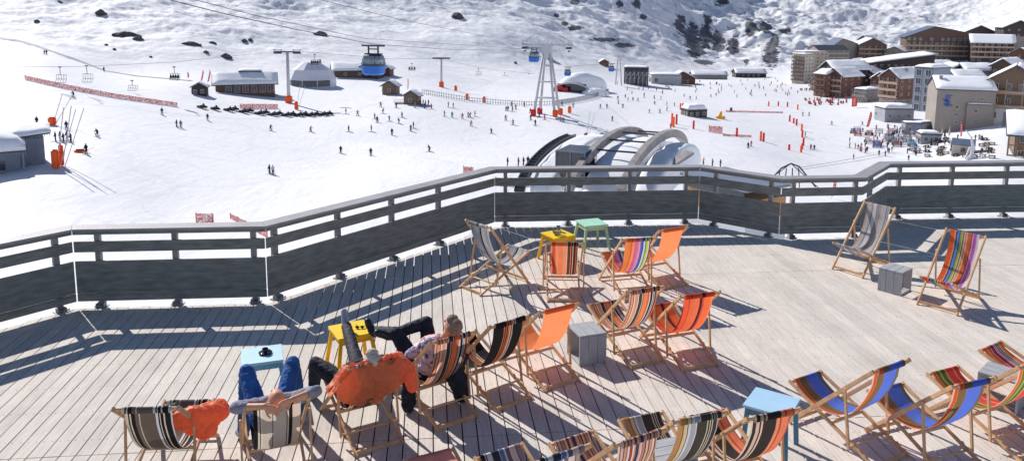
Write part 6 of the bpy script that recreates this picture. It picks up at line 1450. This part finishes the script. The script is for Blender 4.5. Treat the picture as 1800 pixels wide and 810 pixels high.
# cable gantry beyond the right corner
t = empty('cable_gantry', G(1388, 330), R(10), 'dark bow-shaped steel gantry with cables beyond the right railing', 'gantry'); mb = MB()
pts = [(-2.1, 0, 0), (-1.6, 0, 1.0), (-.9, 0, 1.7), (0, 0, 2.1), (.8, 0, 1.8), (1.5, 0, 1.0), (2.4, 0, 0)]
mb.tube(pts, .07, 6)
for x in (-1.2, -.5, .2, .9): mb.tube([(x, 0, 0), (x*.8, 0, 1.7)], .05, 5)
mb.tube([(-2.9, .2, 0), (0, 0, 2.1)], .04, 5).tube([(0, 0, 2.1), (2.9, .3, -.2)], .04, 5); mb.build('frame', M_dsteel, t); t.scale = (2.25,)*3
lin_cable('cable', [(1398, 296, 148), (1500, 279, 170), (1560, 268, 200)], .04, 'upper thin cable from the bow gantry towards the ski racks', n=3); lin_cable('cable', [(1398, 300, 148), (1500, 284, 170), (1562, 273, 200)], .04, 'lower thin cable from the bow gantry towards the ski racks', n=3)
# ski racks, terrace furniture
M_skiset = [mat('ski_%s' % k_, c_, .4, .1, 4) for k_, c_ in (('red', (.5, .06, .06)), ('blue', (.06, .15, .4)), ('white', (.65, .65, .68)), ('black', (.03, .03, .035)), ('cyan', (.1, .45, .6)))]
for i in range(30):
    px = rs.uniform(1498, 1612); py = 232+rs.uniform(0, 30)+(px-1560)*.08
    t = empty('ski_rack', G(px, py), rs.uniform(-.6, .6), 'small rack crowded with upright skis in the ski rack field', 'ski rack', 'ski racks in front of the sheds')
    MB().box((0, 0, .9), (2.6, .1, .1)).box((-1.2, 0, .45), (.1, .6, .9)).box((1.2, 0, .45), (.1, .6, .9)).build('frame', W_brown, t)
    for q in range(2):
        mb = MB()
        for k in range(6):
            x = -1.1+.2*k*2+.18*q; mb.beam((x, -.1, 0), (x+rs.uniform(-.1, .1), .15, 1.75), .09, .05, (0, 1, 0))
        mb.build('skis', rs.choice(M_skiset), t)
TBL = MB(); TBL.box((0, 0, .74), (1.6, .8, .06)); TBL.box((-.6, 0, .37), (.1, .6, .74)); TBL.box((.6, 0, .37), (.1, .6, .74)); TBL.box((0, -.75, .44), (1.6, .3, .05)); TBL.box((0, .75, .44), (1.6, .3, .05)); TBL.box((-.5, -.75, .22), (.08, .25, .44)); TBL.box((.5, -.75, .22), (.08, .25, .44)); TBL.box((-.5, .75, .22), (.08, .25, .44)); TBL.box((.5, .75, .22), (.08, .25, .44)); TBL.box((0, 0, .2), (.1, 1.6, .06))
tbm = TBL.mesh('picnic_table', W_gold); tbm2 = TBL.mesh('picnic_table', W_dark)
for i in range(46):
    px = rs.uniform(1600, 1745); py = 244+rs.uniform(0, 32)+(px-1600)*.02
    o = link('picnic_table', rs.choice((tbm, tbm2, tbm2)), None, G(px, py)); o.rotation_euler.z = rs.uniform(-.5, .5); tag(o, 'small wooden bench table on the snowy terrace before the beige block', 'table', 'bench tables on the terrace')
for i in range(26):
    px = rs.uniform(1605, 1740); py = 244+rs.uniform(0, 30); skier(G(px, py), 'small person among the bench tables on the terrace', 'people on the bench table terrace', rs.choice((0, 2)), None, None, False)
for i, (px, py) in enumerate(((1618, 250), (1636, 262), (1655, 244), (1660, 246), (1668, 243), (1576, 240))):
    t = empty('parasol', G(px, py), 0, 'closed tall parasol on the terrace before the beige block', 'parasol', 'closed parasols on the terrace'); MB().tube([(0, 0, -.2), (0, 0, 3.6)], .05, 6).build('pole', M_steel, t); MB().tube([(0, 0, 1.0), (0, 0, 2.0), (0, 0, 3.4)], [.30, .24, .06], 8).build('canopy', [W_cream, M_dark][i % 2], t)
t = house('terrace_tent', 'small white-roofed stall on the terrace in front of the lilac container', 'stall', at_(1636, 252, 205), -10, 5, 4, 2.2, 'flat', wall=W_grey, floors=1, cols=2, snow=.7, seed=73)
# red parasols and loungers of the village terrace
for i in range(16):
    px = rs.uniform(1410, 1490); t = empty('lounger', G(px, rs.uniform(176, 186)), rs.uniform(-.5, .5), 'red lounger on the village terrace', 'lounger', 'red loungers on the village terrace'); MB().hexa([(-.4, -.8, .3), (.4, -.8, .3), (.4, .3, .4), (-.4, .3, .4), (-.4, -.8, .4), (.4, -.8, .4), (.4, .3, .5), (-.4, .3, .5)]).hexa([(-.4, .3, .4), (.4, .3, .4), (.4, .9, 1.1), (-.4, .9, 1.1), (-.4, .22, .5), (.4, .22, .5), (.4, .82, 1.2), (-.4, .82, 1.2)]).build('cushion', M_redc, t); MB().box((0, 0, .15), (.7, 1.2, .3)).build('frame', W_brown, t)
t = empty('white_gantry', at_(1706, 280, 172), 0, 'white articulated lift arm standing on the terrace near the slate roofed kiosk', 'gantry'); MB().tube([(0, 0, 0), (.4, 0, 3), (-.3, 0, 5.6)], [.5, .45, .2], 8).tube([(-1.4, 0, 0), (-.4, 0, 3.2)], .25, 6).tube([(-.3, 0, 5.6), (-1.8, 0, 7.4)], .14, 6).build('arm', M_steel, t); MB().box((0, 0, .3), (2.6, 1.6, .6)).build('base', M_steel, t)
# trodden track curving across the upper left slope
tp_ = [(-6, 66), (40, 74), (90, 90), (140, 108), (185, 125), (240, 134), (300, 139), (340, 143)]
W3 = []
for (x0_, y0_), (x1_, y1_) in zip(tp_, tp_[1:]):
    for k in range(10): W3.append(G(x0_+(x1_-x0_)*k/10, y0_+(y1_-y0_)*k/10, True))
mb = MB(); vs = []
for i, q in enumerate(W3):
    a_ = W3[max(0, i-1)]; b_ = W3[min(len(W3)-1, i+1)]; d_ = (b_-a_); d_.z = 0; d_.normalize(); nn = Vector((-d_.y, d_.x, 0))
    for s_ in (-1, 1): p = q+nn*s_*1.1; vs.append((p.x, p.y, hgt(p.x, p.y)+.12))
mb.add(vs, [(2*i, 2*i+1, 2*i+3, 2*i+2) for i in range(len(W3)-1)]); tag(mb.build('trodden_path', mat('trodden_snow', (.40, .42, .47), .8, .15, .6)), kind='structure')
